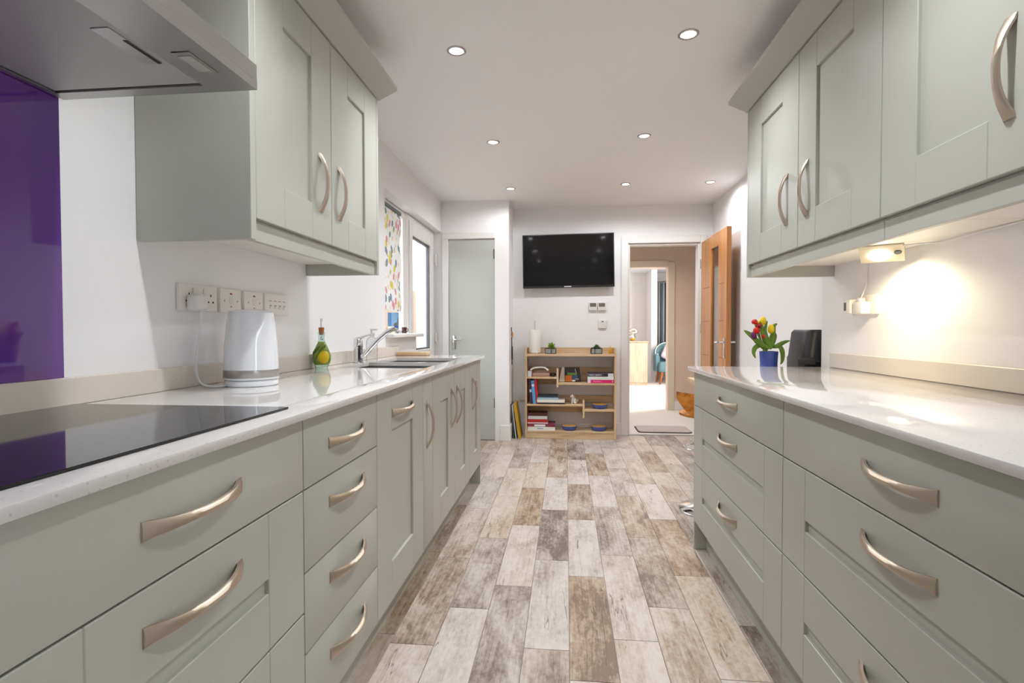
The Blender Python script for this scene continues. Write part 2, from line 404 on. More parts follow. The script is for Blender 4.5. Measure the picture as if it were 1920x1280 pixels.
# floor tiles: one object each, laid in staggered columns
TW, TL, X0 = .1481, .6665, .0119
base_y = {-4: 1.678, -3: 1.919, -2: 2.105, -1: 1.693, 0: 2.216, 1: 1.772, 2: 1.994, 3: 2.264}
tones = {-4: [.35, .72, .45, .4, .12, .25], -3: [.2, .72, .2, .15, .62, .2], -2: [.78, .15, .78, .2, .2, .6], -1: [.62, .22, .85, .2, .62, .62],
         0: [.88, .12, .74, .2, .74, .35], 1: [.2, .32, .62, .2, .75, .2], 2: [.5, .7, .66, .55, .3, .4], 3: [.32, .78, .12, .5, .2, .4]}
for j in range(-9, 11):
    xa = X0 + j*TW; xb = xa + TW
    xa2, xb2 = max(xa, -1.30), min(xb, 1.40)
    if xb2 - xa2 < .02: continue
    b0 = base_y.get(j, 1.6 + ((j*.2411) % TL))
    k = -4
    while True:
        ya = b0 + k*TL; yb = ya + TL
        if ya > 5.29: break
        y0 = max(ya, -.3); y1 = min(yb, 5.295)
        if y1 - y0 > .03:
            o = G().box(xa2+.0012, xb2-.0012, y0+.0012, y1-.0012, -.004, 0, .0006).build('floor_tile', m_tile, fl, smooth=0)
            c = Vector(((xa2+xb2)/2, (y0+y1)/2, 0))
            o.data.transform(Matrix.Translation(-c)); o.location = c
            t = tones.get(j); t = t[k+1] if t and 0 <= k+1 < len(t) else random.choice((.15, .2, .3, .45, .6, .7, .75))
            t = .46 + .8*(t-.5)
            o.color = (t + random.uniform(-.04, .04), random.choice((0, .2, .5, .8, 1)), random.random(), 1)
        k += 1

# ------------------------------------------------------------------ cabinet helpers
def bow_handle(parent, c, axis, sx, L, hw=1.0):
    """arched strap handle with flared feet; sx = direction the face looks along X"""
    g = G(); rings = []; n = 18
    for i in range(n+1):
        s = -1 + 2*i/n
        D = .004 + .029*(1-abs(s)**2.3); din = max(0, D-.010) if abs(s) < .86 else 0
        h = (.0068 + .0080*abs(s)**2.2)*hw
        prof = [(din, -h), (din+(D-din)*.85, -h*.75), (D, h*.3), (din+(D-din)*.55, h), (din, h)]
        t = s*L/2
        ring = []
        for d, w in prof:
            ring.append((c[0]+sx*d, c[1]+t, c[2]+w) if axis == 'Y' else (c[0]+sx*d, c[1]+w*(1 if sx > 0 else -1), c[2]+t))
        rings.append(ring)
    g.skin(rings)
    return g.build('handle', m_handle, parent, 50)
def shaker(parent, name, xf, sx, y0, y1, z0, z1, py0, py1, pz0, pz1, th=.021):
    """framed front: two stiles, two rails and a sunk panel"""
    xb = xf - sx*th; g = G(); e = .0016
    y0 += .0019; y1 -= .0019; z0 += .0019; z1 -= .0019
    g.box(xb, xf, y0, py0-.0003, z0, z1, e); g.box(xb, xf, py1+.0003, y1, z0, z1, e)
    g.box(xb, xf, py0, py1, z0, pz0, e); g.box(xb, xf, py0, py1, pz1, z1, e)
    d = g.build(name, m_sage, parent, 30)
    G().box(xb+sx*.002, xf-sx*.009, py0-.004, py1+.004, pz0-.004, pz1+.004).build('center_panel', m_sage, d, 0)
    return d
def slab(parent, name, xf, sx, y0, y1, z0, z1, th=.021):
    return G().box(xf-sx*th, xf, y0+.0019, y1-.0019, z0+.0019, z1-.0019, .0015, 2).build(name, m_sage, parent, 30)
def carcass(parent, xf, sx, y0, y1, z0, z1, xw, bottom_mat=None):
    return G().box(xf-sx*.0235, xw, y0+.0008, y1-.0008, z0, z1).build('carcass', bottom_mat or m_sageh, parent, 0)
ZT = ZWB - .003
DS = (.683, .411)
# --- left base units
def pan_drawers(name, label, xf, sx, y0, y1, xw, group=None):
    t = thing(name, label, 'cabinet', ((xf+xw)/2, (y0+y1)/2, ZB))
    carcass(t, xf, sx, y0, y1, ZB, ZT, xw)
    c = (y0+y1)/2
    d = slab(t, 'drawer', xf, sx, y0, y1, DS[0], ZT); bow_handle(d, (xf, c, .762), 'Y', sx, .222)
    d = shaker(t, 'drawer', xf, sx, y0, y1, DS[1], DS[0], y0+.138, y1-.138, .525, .553); bow_handle(d, (xf, c, .616), 'Y', sx, .222)
    d = shaker(t, 'drawer', xf, sx, y0, y1, ZB, DS[1], y0+.138, y1-.138, .262, .292); bow_handle(d, (xf, c, .345), 'Y', sx, .222)
    return t
pan_drawers('drawer_cabinet', 'sage drawer cabinet with three wide drawers below the black hob', XL, 1, .431, 1.1016, XWL+.005)
t = thing('drawer_cabinet', 'narrow sage cabinet of four flat drawers beside the hob drawers', 'cabinet', (-.86, 1.33, ZB))
carcass(t, XL, 1, 1.1016, 1.554, ZB, ZT, XWL+.005)
for za, zb_, hz in ((DS[0], ZT, .762), (.497, DS[0], .618), (.314, .497, .431), (ZB, .314, .241)):
    d = slab(t, 'drawer', XL, 1, 1.1016, 1.554, za, zb_); bow_handle(d, (XL, 1.338, hz), 'Y', 1, .226)
t = thing('base_cabinet', 'sage base cabinet with one framed door and a horizontal bow handle', 'cabinet', (-.86, 1.82, ZB))
carcass(t, XL, 1, 1.554, 2.081, ZB, ZT, XWL+.005)
d = shaker(t, 'door', XL, 1, 1.554, 2.081, ZB, ZT, 1.692, 1.935, .266, .706); bow_handle(d, (XL, 1.816, .762), 'Y', 1, .238)
t = thing('pull_out_cabinet', 'very narrow sage pull-out unit with a plain front and vertical handle', 'cabinet', (-.86, 2.155, ZB))
carcass(t, XL, 1, 2.081, 2.229, ZB, ZT, XWL+.005)
d = slab(t, 'door', XL, 1, 2.081, 2.229, ZB, ZT); bow_handle(d, (XL, 2.14, .645), 'Z', 1, .2)
t = thing('sink_cabinet', 'sage double-door cabinet below the sink with paired vertical handles', 'cabinet', (-.80, 2.67, ZB))
G().box(XL-.0235, -.605, 2.2298, 3.1092, ZB, ZT).box(-.64, XWL+.005, 2.2298, 3.1092, ZB, .66).build('carcass', m_sageh, t, 0)
d = shaker(t, 'door', XL, 1, 2.229, 2.68, ZB, ZT, 2.375, 2.534, .266, .706); bow_handle(d, (XL, 2.612, .645), 'Z', 1, .2)
d = shaker(t, 'door', XL, 1, 2.68, 3.11, ZB, ZT, 2.83, 2.972, .266, .706); bow_handle(d, (XL, 2.747, .645), 'Z', 1, .2)
t = thing('base_cabinet', 'sage single-door end cabinet nearest the grey cupboard door', 'cabinet', (-.86, 3.31, ZB))
G().box(XL-.0235, -.632, 3.1108, 3.4992, ZB, ZT).box(-.632, XWL-.001, 3.1108, 3.4992, ZB, .66).box(-.632, XWL-.001, 3.215, 3.4992, .66, ZT).build('carcass', m_sageh, t, 0)
d = shaker(t, 'door', XL, 1, 3.11, 3.50, ZB, ZT, 3.258, 3.37, .266, .706); bow_handle(d, (XL, 3.212, .645), 'Z', 1, .2)
G().box(XWL-.005, XL-.001, 3.5, 3.52, 0, ZT, .001).build('end_panel', m_sage, t, 30)
tag(G().box(-.66, -.64, .431, 3.499, 0.0005, ZB-.001).build('plinth', m_sage, None, 0, base=(-.65, 1.97, 0)), 'sage plinth board under the left run of base cabinets', 'plinth')
# --- right base units
pan_drawers('drawer_cabinet', 'far right sage drawer cabinet at the worktop end by the table', XR, -1, 1.534, 2.545, XWR-.005)
pan_drawers('drawer_cabinet', 'near right sage drawer cabinet with wide drawers, cut by the picture edge', XR, -1, .52, 1.534, XWR-.005)
for o in bpy.data.objects:
    if o.name.startswith('drawer_cabinet') and 'far right' in o.get('label', ''): rt = o
G().box(XR+.001, XWR-.005, 2.5455, 2.563, 0.0005, ZT, .001).build('end_panel', m_sage, rt, 30)
tag(G().box(.66, .68, .52, 2.545, 0.0005, ZB-.001).build('plinth', m_sage, None, 0, base=(.67, 1.53, 0)), 'sage plinth board under the right run of drawer cabinets', 'plinth')

# --- worktops, upstands
sx0, sx1, sy0, sym0, sym1, sy1 = -1.05, -.645, 2.335, 2.735, 2.765, 3.2
g = G(); xf, xb = -.5517, -1.159
g.box(sx1, xf, .25, 3.565, ZWB, ZW, .002, 2)
for ya, yb_ in ((.25, sy0), (sym0, sym1), (sy1, 3.565)): g.box(sx0, sx1, ya, yb_, ZWB, ZW)
g.box(xb, sx0, .25, 3.565, ZWB, ZW)
tag(g.build('worktop', m_quartz, None, 30, base=(-.86, 1.9, ZWB)), 'long white quartz worktop on the left with hob and sink let in', 'worktop')
tag(G().box(.5757, XWR-.001, .25, 2.575, ZWB, ZW, .002, 2).build('worktop', m_quartz, None, 30, base=(.9, 1.4, ZWB)), 'white quartz worktop on the right with nothing on it', 'worktop')
g1 = G().box(XWL+.0005, -1.140, .25, 1.385, ZW+.0003, .9285, .0015)
tag(g1.build('upstand', m_upst, None, 30, base=(-1.15, .8, ZW)), 'speckled quartz upstand strip behind the black hob', 'upstand')
g1 = G().box(XWL+.0005, -1.145, 1.386, 2.268, ZW+.0003, .9285, .0015); g1.box(-1.1675, -1.150, 2.268, 3.56, ZW+.0003, .9285, .0015)
tag(g1.build('upstand', m_upst, None, 30, base=(-1.15, 2.4, ZW)), 'speckled quartz upstand strip running behind kettle and tap', 'upstand')
tag(G().box(1.21, XWR-.0005, .25, 2.57, ZW+.0003, .931, .0015).build('upstand', m_upst, None, 30, base=(1.22, 1.4, ZW)), 'speckled quartz upstand strip along the right worktop', 'upstand')

# --- wall units
def wall_unit(label, xf, sx, y0, ym, y1, xw, panels, handles, ends):
    t = thing('wall_cabinet', label, 'cabinet', ((xf+xw)/2, (y0+y1)/2, 1.281))
    carcass(t, xf, sx, y0, y1, 1.331, 2.1, xw, m_under)
    for (ya, yb_), (pa, pb), hy in zip(((y0, ym), (ym, y1)), panels, handles):
        d = shaker(t, 'door', xf, sx, ya, yb_, ZUB, ZUT, pa, pb, 1.457, 1.931); bow_handle(d, (xf, hy, 1.537), 'Z', sx, .196)
    for ya, yb_ in ends: G().box(xf, xw, ya, yb_, 1.281, 2.1, .0012).build('end_panel', m_sage, t, 30)
    ya = min([e[0] for e in ends if e[0] < y0] or [y0]); 
    G().box(xf-sx*.012, xf-sx*.030, y0+.0005, y1-.0005, 1.281, 1.3305, .001).build('light_pelmet', m_sage, t, 30)
    return t
tl = wall_unit('sage double-door wall cabinet on the left beside the cooker hood', XUL, 1, 1.3495, 1.81, 2.262, XWL+.001,
          ((1.495, 1.668), (1.957, 2.125)), (1.726, 1.874), ((1.325, 1.349), (2.2625, 2.284)))
wall_unit('far sage double-door wall cabinet on the right above the corner lamp', XUR, -1, 1.53, 2.0423, 2.571, XWR-.001,
          ((1.676, 1.905), (2.19, 2.418)), (1.972, 2.142), ((2.5715, 2.59),))
wall_unit('near right sage wall cabinet, cut by the picture edge, large bow handle', XUR, -1, .49, 1.01, 1.529, XWR-.001,
          ((.635, .865), (1.165, 1.385)), (.93, 1.112), ())
def cornice(label, xf, sx, y0, y1):
    # profile in X,Z swept along Y: flares outward and up
    p = [(xf-sx*.02, 2.0535), (xf+sx*.006, 2.0535), (xf+sx*.010, 2.058), (xf+sx*.086, 2.094), (xf+sx*.086, 2.108), (xf-sx*.02, 2.108)]
    g = G().prism(p, 'Y', y0, y1)
    tag(g.build('cornice', m_sage, None, 30, base=(xf, (y0+y1)/2, 2.0535)), label, 'cornice')
cornice('flared sage cornice along the top of the left wall cabinet', XUL, 1, 1.325, 2.292)
cornice('flared sage cornice along the top of the right wall cabinets', XUR, -1, .49, 2.598)

# ------------------------------------------------------------------ hob, splashback, hood
t = thing('induction_hob', 'black glass hob set into the left worktop', 'hob', (-.87, .80, ZW))
G().box(-1.125, -.609, .507, 1.105, ZW+.0004, ZW+.005, .0012).build('glass_top', m_black, t, 30)
tag(G().box(XWL+.0005, -1.153, .40, 1.105, .9285, 1.60, .0008).build('splashback', m_purple, None, 30, base=(-1.156, .75, .9285)), 'glossy purple glass splashback on the wall behind the hob', 'splashback')
t = thing('cooker_hood', 'brushed steel cooker hood above the purple splashback', 'hood', (-.92, .81, 1.565))
g = G(); HY0, HY1, HX = .512, 1.112, -.678
g.box(XWL+.0008, HX, HY0, HY1, 1.585, 1.621, .001); 
g.box(HX-.105, HX, HY0, HY1, 1.567, 1.585); g.box(XWL+.01, -1.135, HY0, HY1, 1.567, 1.585); g.box(-1.135, HX-.105, HY1-.032, HY1, 1.567, 1.585); g.box(-1.135, HX-.105, HY0, HY0+.032, 1.567, 1.585)
g.prism([(XWL+.0008, 1.6215), (-.72, 1.6215), (-.98, 1.70), (XWL+.0008, 1.70)], 'Y', HY0+.03, HY1-.03)
g.box(XWL+.0008, -.93, .66, .96, 1.70, CE-.001)
hb = g.build('body', m_steel, t, 30)
f = G().box(-1.132, HX-.108, HY0+.036, HY1-.036, 1.570, 1.584, .002).build('filter_panel', m_steelf, t, 30)
G().box(-.835, -.80, .86, .985, 1.5685, 1.5702, .0004).build('latch', m_steel, f, 0)
G().box(-.808, -.800, .90, .985, 1.5678, 1.5684).build('latch_slot', m_dark, f, 0)
for ya in (.60, .945): 
    l = G().box(-.75, -.712, ya, ya+.085, 1.5652, 1.5668, .0004).build('lamp_frame', m_steel, t, 0)
    G().box(-.744, -.718, ya+.012, ya+.073, 1.5644, 1.5652).build('lamp_glass', m_steelf, l, 0)

# ------------------------------------------------------------------ sink, tap and things on the left worktop
t = thing('sink', 'double bowl stainless steel sink set into the left worktop', 'sink', (-.85, 2.76, ZW-.17))
for ya, yb_ in ((sy0, sym0), (sym1, sy1)):
    g = G(); z0 = .685
    x0, x1 = sx0-.004, sx1+.004; ya -= .004; yb_ += .004; w = .004
    g.box(x0-w, x0, ya-w, yb_+w, z0, ZWB-.0005); g.box(x1, x1+w, ya-w, yb_+w, z0, ZWB-.0005)
    g.box(x0, x1, ya-w, ya, z0, ZWB-.0005); g.box(x0, x1, yb_, yb_+w, z0, ZWB-.0005); g.box(x0, x1, ya, yb_, z0, z0+w)
    bo = g.build('bowl', m_sink, t, 0)
    G().lathe([(.04, z0+w), (.042, z0+w+.004), (.03, z0+w+.003), (.001, z0+w+.002)], ((x0+x1)/2, (ya+yb_)/2, 0), 20).build('drain', m_chrome, bo)
t = thing('mixer_tap', 'chrome mixer tap with a rising spout behind the sink', 'tap', (-1.098, 2.70, ZW))
G().lathe([(.028, 0.0002), (.028, .006), (.0235, .010), (.0235, .082), (.025, .085), (.025, .105), (.021, .125), (.010, .136), (.001, .138)], (-1.098, 2.70, ZW), 24).build('body', m_chrome, t, 40)
G().tube([(-1.098, 2.70, ZW+.028), (-1.06, 2.70, ZW+.044), (-.985, 2.695, ZW+.125), (-.935, 2.692, ZW+.165), (-.905, 2.69, ZW+.178), (-.885, 2.69, ZW+.176), (-.88, 2.69, ZW+.158)], [.015, .0135, .012, .012, .012, .012, .0115], 12).build('spout', m_chrome, t, 50)
G().tube([(-1.098, 2.70, ZW+.126), (-1.06, 2.703, ZW+.142), (-1.03, 2.706, ZW+.15), (-1.012, 2.708, ZW+.15)], [.009, .006, .006, .008], 10).build('lever', m_chrome, t, 50)
t = thing('soap_bottle', 'clear pump bottle standing just behind the chrome tap', 'bottle', (-1.083, 2.86, ZW))
G().lathe([(.03, .0005), (.032, .01), (.032, .11), (.024, .128), (.010, .138)], (-1.083, 2.86, ZW), 20).build('body', m_clear, t, 45)
G().lathe([(.012, .136), (.012, .15), (.005, .152), (.005, .172)], (-1.083, 2.86, ZW), 12).box(-1.09, -1.05, 2.852, 2.868, ZW+.172, ZW+.182, .002).build('pump', m_plastic, t, 40)
o = G().box(-1.14, -.928, 3.462, 3.552, ZW+.0003, ZW+.026, .006, 3).build('chopping_board', m_oakx, None, 40, base=(-1.03, 3.5, ZW))
tag(o, 'small oak chopping board lying at the far end of the left worktop', 'board')
# bottle
t = thing('oil_bottle', 'aqua glass oil bottle painted with a lemon, cork and steel pourer', 'bottle', (-1.105, 2.295, ZW))
c = (-1.105, 2.295, ZW)
def spline_prof(p, k=5): return [(max(.0005, q.x), q.y) for q in smooth_pts([(a_, b_, 0) for a_, b_ in p], k)]
bp_ = [(.027, .0005), (.0285, .006), (.0325, .016), (.0385, .034), (.040, .052), (.0365, .072), (.028, .094), (.0185, .114), (.0132, .128), (.0124, .138), (.0138, .152), (.0165, .164)]
G().lathe(spline_prof(bp_), c, 32, cap=False).build('glass_body', m_aqua, t, 60)
G().lathe([(.001, .0165)]+spline_prof([(.0310, .017), (.0372, .034), (.0386, .052), (.0352, .072), (.0268, .094), (.0175, .113), (.0135, .121)])+[(.001, .1212)], c, 32).build('leaf_painting', m_pleaf, t, 60)
G().ball((c[0]+.0120, c[1]-.0160, c[2]+.052), .0295, (1, .86, 1.12), 24, 16).build('lemon_painting', m_lemon, t, 60)
lg = G()
for a0, z0, z1, da in ((-1.9, .040, .098, .9), (-2.4, .062, .104, 1.0), (-1.2, .085, .108, .7)):
    pp = [Vector((c[0]+rr_*math.cos(a0+da*q), c[1]+rr_*math.sin(a0+da*q), c[2]+z0+(z1-z0)*q)) for q, rr_ in ((0, .0385), (.33, .0382), (.66, .0335), (1, .0262))]
    lg.tube(smooth_pts(pp, 4), [.001+.006*math.sin(PI*min(1, i/12)) for i in range(13)], 8, sq=.5)
lg.build('leaf_strokes', pm('painted_dark_leaf', (92, 122, 30), .4, var=.3, scale=60), t, 60)
G().lathe([(.0085, .152), (.0115, .168), (.0125, .186), (.001, .1865)], c, 16).build('cork', m_cork, t, 40)
G().frustum((c[0], c[1], c[2]+.186), (c[0], c[1], c[2]+.222), .0042, .0038, 10).frustum((c[0], c[1], c[2]+.214), (c[0], c[1], c[2]+.226), .0055, .005, 10).build('pourer', m_chrome, t, 40)
tp = t
pts = [(c[0]+.0132*math.cos(a), c[1]+.0132*math.sin(a), c[2]+.137+.0075*math.sin(k)) for k, a in [(k*PI/8, -1.0+.33*math.cos(k*PI/8)) for k in range(3, 17)]]
G().tube(pts, .0014, 5).build('painted_mark', solid('dark_teal_paint', (24, 84, 76)), tp)
# kettle
kx, ky = -.992, 1.578
t = thing('kettle', 'white plastic kettle with a steel band on the left worktop', 'kettle', (kx, ky, ZW))
kc = (kx, ky, ZW)
G().lathe([(.076, .0004), (.0785, .003), (.0785, .016), (.0765, .019), (.070, .0195)], kc, 40).build('power_base', m_kettle, t, 40)
G().lathe([(.0795, .0205), (.0808, .0225), (.0808, .027), (.0795, .0275)], kc, 40).build('lower_ring', m_kettle, t, 40)
G().lathe([(.0805, .0275), (.0808, .028), (.0806, .0505), (.080, .051)], kc, 40).build('steel_band', m_steel, t, 40)
prof = [(.0802, .0511), (.0795, .08), (.0775, .115), (.0745, .15), (.071, .185), (.067, .215), (.0655, .228)]
bodyg = G(); n = 48; rings = []
for r, z in prof:
    ring = []
    for i in range(n):
        a = 2*PI*i/n
        da = (a-math.radians(-20)+PI) % (2*PI)-PI      # spout to the right
        bump = .020*max(0, (z-.13)/.098)**1.6*math.exp(-(da/.30)**2) if z > .13 else 0
        rr = r+bump
        ring.append((kx+rr*math.cos(a), ky+rr*math.sin(a), ZW+z))
    rings.append(ring)
bodyg.skin(rings); bodyg.build('body', m_kettle, t, 40)
G().lathe([(.0648, .2281), (.064, .234), (.045, .238), (.001, .239)], kc, 40).build('lid', m_kettle, t, 40)
ha = math.radians(128)
hp = [(.066, .222), (.10, .226), (.122, .205), (.126, .15), (.116, .09), (.082, .066)]
G().tube([(kx+r*math.cos(ha), ky+r*math.sin(ha), ZW+z) for r, z in hp], .011, 10, sq=1.2).build('handle', m_kettle, t, 50)
pl = G().box(-1.142, -1.098, 1.482, 1.532, 1.098, 1.148, .012, 3).build('plug', m_plastic, t, 40)
cord = [(-1.112, 1.508, 1.103), (-1.112, 1.508, 1.06), (-1.113, 1.500, 1.0), (-1.116, 1.492, .94), (-1.11, 1.488, .90), (-1.095, 1.487, .876), (-1.07, 1.487, .868), (-1.045, 1.50, .868), (-1.035, 1.525, .8695), (-1.045, 1.556, .871), (-1.062, 1.572, .871)]
G().tube(smooth_pts(cord), .0036, 8).build('cord', m_cord, t, 60)

# ------------------------------------------------------------------ sockets on the left wall
def plate_x(name, label, xw, sx, y0, y1, z0, z1, depth=.012):
    t = thing(name, label, 'socket' if 'socket' in name else 'switch', (xw, (y0+y1)/2, z0))
    G().box(xw+sx*.0003, xw+sx*depth, y0, y1, z0, z1, .003, 2).build('plate', m_plastic2, t, 40)
    return t
def pin_holes(t, x, sx, yc, zc, k=1):
    for dy, dz, w, h in ((0, .012, .004, .008), (-.011*k, -.009, .0065, .005), (.011*k, -.009, .0065, .005)):
        G().box(x, x+sx*.0006, yc+dy-w/2, yc+dy+w/2, zc+dz-h/2, zc+dz+h/2).build('pin_hole', m_dark, t, 0)
t = plate_x('double_socket', 'cream double wall socket with the kettle plug in it', XWL, 1, 1.466, 1.641, 1.098, 1.180)
for yy in (1.530, 1.578): G().box(XWL+.012, XWL+.0155, yy-.008, yy+.008, 1.15, 1.17, .002).build('rocker', m_plastic, t, 40)
pin_holes(t, XWL+.012, 1, 1.607, 1.137); pin_holes(t, XWL+.012, 1, 1.508, 1.137)
for y0, y1, lb in ((1.655, 1.768, 'cream fused wall switch next to the double socket'), (1.788, 1.905, 'cream fused wall switch next to the four-gang plate')):
    t = plate_x('fused_switch', lb, XWL, 1, y0, y1, 1.097, 1.179); yc = (y0+y1)/2
    G().box(XWL+.012, XWL+.0128, yc-.006, yc+.006, 1.160, 1.165).build('indicator', m_red, t, 0)
    for dy in (-.035, .035): G().frustum((XWL+.012, yc+dy, 1.138), (XWL+.0128, yc+dy, 1.138), .0035, .003, 10).build('screw', m_steel, t)
    G().box(XWL+.012, XWL+.0135, yc-.010, yc+.010, 1.127, 1.152, .001).build('rocker', m_plastic, t, 30)
    G().box(XWL+.012, XWL+.0126, yc-.004, yc+.004, 1.117, 1.120).build('fuse_slot', m_gasket, t, 0)
t = plate_x('grid_switch', 'wide cream wall switch plate with four small switches', XWL, 1, 1.918, 2.09, 1.097, 1.180); 
for i in range(4):
    yc = 1.955+i*.033
    G().box(XWL+.012, XWL+.0128, yc-.009, yc+.009, 1.151, 1.153).build('label_mark', m_gasket, t, 0)
    G().box(XWL+.012, XWL+.0150, yc-.007, yc+.007, 1.122, 1.138, .001).build('rocker', m_plastic, t, 30)
    G().box(XWL+.0150, XWL+.0154, yc-.004, yc+.004, 1.132, 1.135).build('rocker_mark', m_gasket, t, 0)

# ------------------------------------------------------------------ right wall: socket, plug and wedge lamp
t = plate_x('double_socket', 'cream double wall socket on the right wall with two plugs in it', XWR, -1, 2.215, 2.40, 1.098, 1.178)
pin_holes(t, XWR-.012, -1, 2.385, 1.138)
x0 = XWR-.0125
a = thing('plug_adaptor', 'squat cream adaptor with a dark window plugged into the right wall socket', 'plug', (x0, 2.36, 1.104))
G().box(x0, x0-.045, 2.325, 2.385, 1.104, 1.162, .004, 2).build('body', m_plastic2, a, 40)
G().box(x0-.045, x0-.0456, 2.352, 2.370, 1.116, 1.150).build('display_window', m_gasket, a, 0)
p2 = thing('wedge_lamp', 'wedge-shaped under-cabinet lamp glowing above the right worktop, with its plug', 'lamp', (1.1, 1.86, 1.27))
A_, B_ = Vector((1.03, 1.99, 1.3303)), Vector((1.14, 1.92, 1.3303))
n_ = Vector((.537, .844, 0)); dn = Vector((0, 0, -.050))
D_, C_ = A_+n_*.10, B_+n_*.10
wg = G().skin([[A_, D_, D_+dn, A_+Vector((0, 0, -.004))], [B_, C_, C_+dn, B_+Vector((0, 0, -.004))]])
wg.build('housing', solid('lamp_housing', (206, 196, 172), .4), p2, 30)
nrm = (-n_*.046+Vector((0, 0, -.1))).normalized()
fc = lambda u, v: A_+(B_-A_)*u+(n_*.10+dn*.92)*v+Vector((0, 0, -.004))
cpt = fc(.45, .56)
ln = G().frustum(cpt+nrm*.0006, cpt+nrm*.006, .033, .031, 32).build('lens', m_lensw, p2, 40)
spt = fc(.86, .42); G().frustum(spt+nrm*.0006, spt+nrm*.004, .0115, .011, 20).build('sensor', m_gasket, p2, 40)
G().box(x0, x0-.040, 2.25, 2.315, 1.100, 1.150, .006, 2).box(x0-.006, x0-.030, 2.28, 2.306, 1.148, 1.165, .004, 2).build('plug', m_plastic2, p2, 40)
G().tube([(x0-.016, 2.296, 1.163), (XWR-.008, 2.296, 1.22), (XWR-.005, 2.297, 1.329)], .0028, 8).build('cable', m_cord, p2)
G().tube(smooth_pts([(1.14, 1.925, 1.323), (1.165, 1.89, 1.322), (1.20, 1.82, 1.318), (1.215, 1.7, 1.325), (1.22, 1.45, 1.327)], 4), .0028, 6).build('link_cable', m_cord, p2)
ld = bpy.data.lights.new('wedge_lamp_light', 'SPOT'); ld.energy = 3.6; ld.color = (1, .84, .58); ld.spot_size = math.radians(165); ld.spot_blend = .5; ld.shadow_soft_size = .03
lo = bpy.data.objects.new('lamp_light', ld); COL.objects.link(lo); lo.parent = p2; lo.location = cpt+nrm*.03-p2.location
lo.rotation_euler = Vector((.15, 0, -1)).to_track_quat('-Z', 'Y').to_euler()

# ------------------------------------------------------------------ ceiling downlights
DL = [(-.47, 2.262, 'nearest of the left row of ceiling downlights'), (.495, 2.235, 'nearest of the right row of ceiling downlights'),
      (-.465, 3.375, 'middle downlight in the left row on the ceiling'), (.482, 3.365, 'middle downlight in the right row on the ceiling'),
      (-.47, 4.49, 'farthest downlight of the left row, by the cupboard wall'), (.49, 4.455, 'far downlight in front of the doorway'),
      (1.17, 4.465, 'far right downlight beside the open oak door'), (-.47, 1.15, 'ceiling downlight overhead above the hob'), (.49, 1.14, 'ceiling downlight overhead above the near right drawers')]
for i, (x, y, lb) in enumerate(DL):
    t = thing('downlight', 'round lit '+lb if 'overhead' not in lb else lb, 'downlight', (x, y, CE-.006), 'recessed ceiling downlights')
    n = 28
    rings = [[(x+r*math.cos(2*PI*k/n), y+r*math.sin(2*PI*k/n), z) for k in range(n)] for r, z in ((.042, CE-.0002), (.042, CE-.003), (.037, CE-.006), (.031, CE-.005), (.029, CE-.0015))]
    G().skin(rings, cap=False).build('bezel', m_bezel, t, 40)
    G().frustum((x, y, CE-.0022), (x, y, CE-.0004), .0295, .0295, 24).build('lens', m_lens, t, 40)
    d = bpy.data.lights.new('downlight_beam', 'SPOT'); d.energy = DOWN_W*{0: 1.05, 1: .86, 2: 1.05, 3: .86, 4: .28, 5: .78, 6: .26}.get(i, 1); d.color = (.925, .967, 1); d.spot_size = math.radians(172 if i in (4, 5, 6) else 134); d.spot_blend = .4 if i in (4, 5, 6) else 1.0; d.shadow_soft_size = .03
    o = bpy.data.objects.new('downlight_beam', d); COL.objects.link(o); o.parent = t; o.location = (0, 0, -.004)
    
# ------------------------------------------------------------------ window, sill, back door
w = struct(G().box(-1.29, -1.25, 3.335, 4.02, .995, 1.035, .003).box(-1.29, -1.25, 3.335, 4.02, 1.90, 1.95, .003).box(-1.29, -1.25, 3.335, 3.38, 1.035, 1.90, .003).box(-1.29, -1.25, 3.975, 4.02, 1.035, 1.90, .003).build('window_1', m_gloss, None, 30))
G().box(-1.272, -1.268, 3.38, 3.975, 1.035, 1.90).build('glass_pane', m_glass, w, 0)
struct(G().box(-1.25, -1.115, 3.335, 4.07, .986, 1.012, .006, 3).build('trim_2', m_gloss, None, 40))
DY0, DY1 = 4.032, 4.858
dr = struct(G().box(-1.30, -1.235, DY0, DY0+.035, 0.0, 1.95, .003).box(-1.30, -1.235, DY1-.035, DY1, 0.0, 1.95, .003).box(-1.30, -1.235, DY0+.035, DY1-.035, 1.905, 1.95, .003)
            .box(-1.285, -1.225, DY0+.037, DY0+.12, 0.005, 1.903, .003).box(-1.285, -1.225, DY1-.137, DY1-.037, 0.005, 1.903, .003)
            .box(-1.285, -1.225, DY0+.12, DY1-.137, 1.80, 1.903, .003).box(-1.285, -1.225, DY0+.12, DY1-.137, 0.005, .87, .003).build('door_1', m_gloss, None, 30))
ga, gb = DY0+.12, DY1-.137
G().box(-1.266, -1.242, gb-.016, gb-.0005, .8705, 1.7995).box(-1.266, -1.242, ga+.0005, ga+.016, .8705, 1.7995).box(-1.266, -1.242, ga+.016, gb-.016, 1.788, 1.7995).box(-1.266, -1.242, ga+.016, gb-.016, .8705, .884).build('gasket', m_gasket, dr, 0)
G().box(-1.258, -1.252, ga+.016, gb-.016, .884, 1.788).build('glass_pane', m_glass, dr, 0)
for z in (.93, 1.66): G().box(-1.2345, -1.205, DY1-.03, DY1+.0, z, z+.085, .004).frustum((-1.21, DY1-.014, z-.02), (-1.21, DY1-.014, z+.02), .008, .008, 10).build('hinge', m_plastic, dr, 30)
o = struct(G().box(-3.3, -3.1, 0, 22, -.07, 1.85).build('fence_wall', m_fence, None, 0))
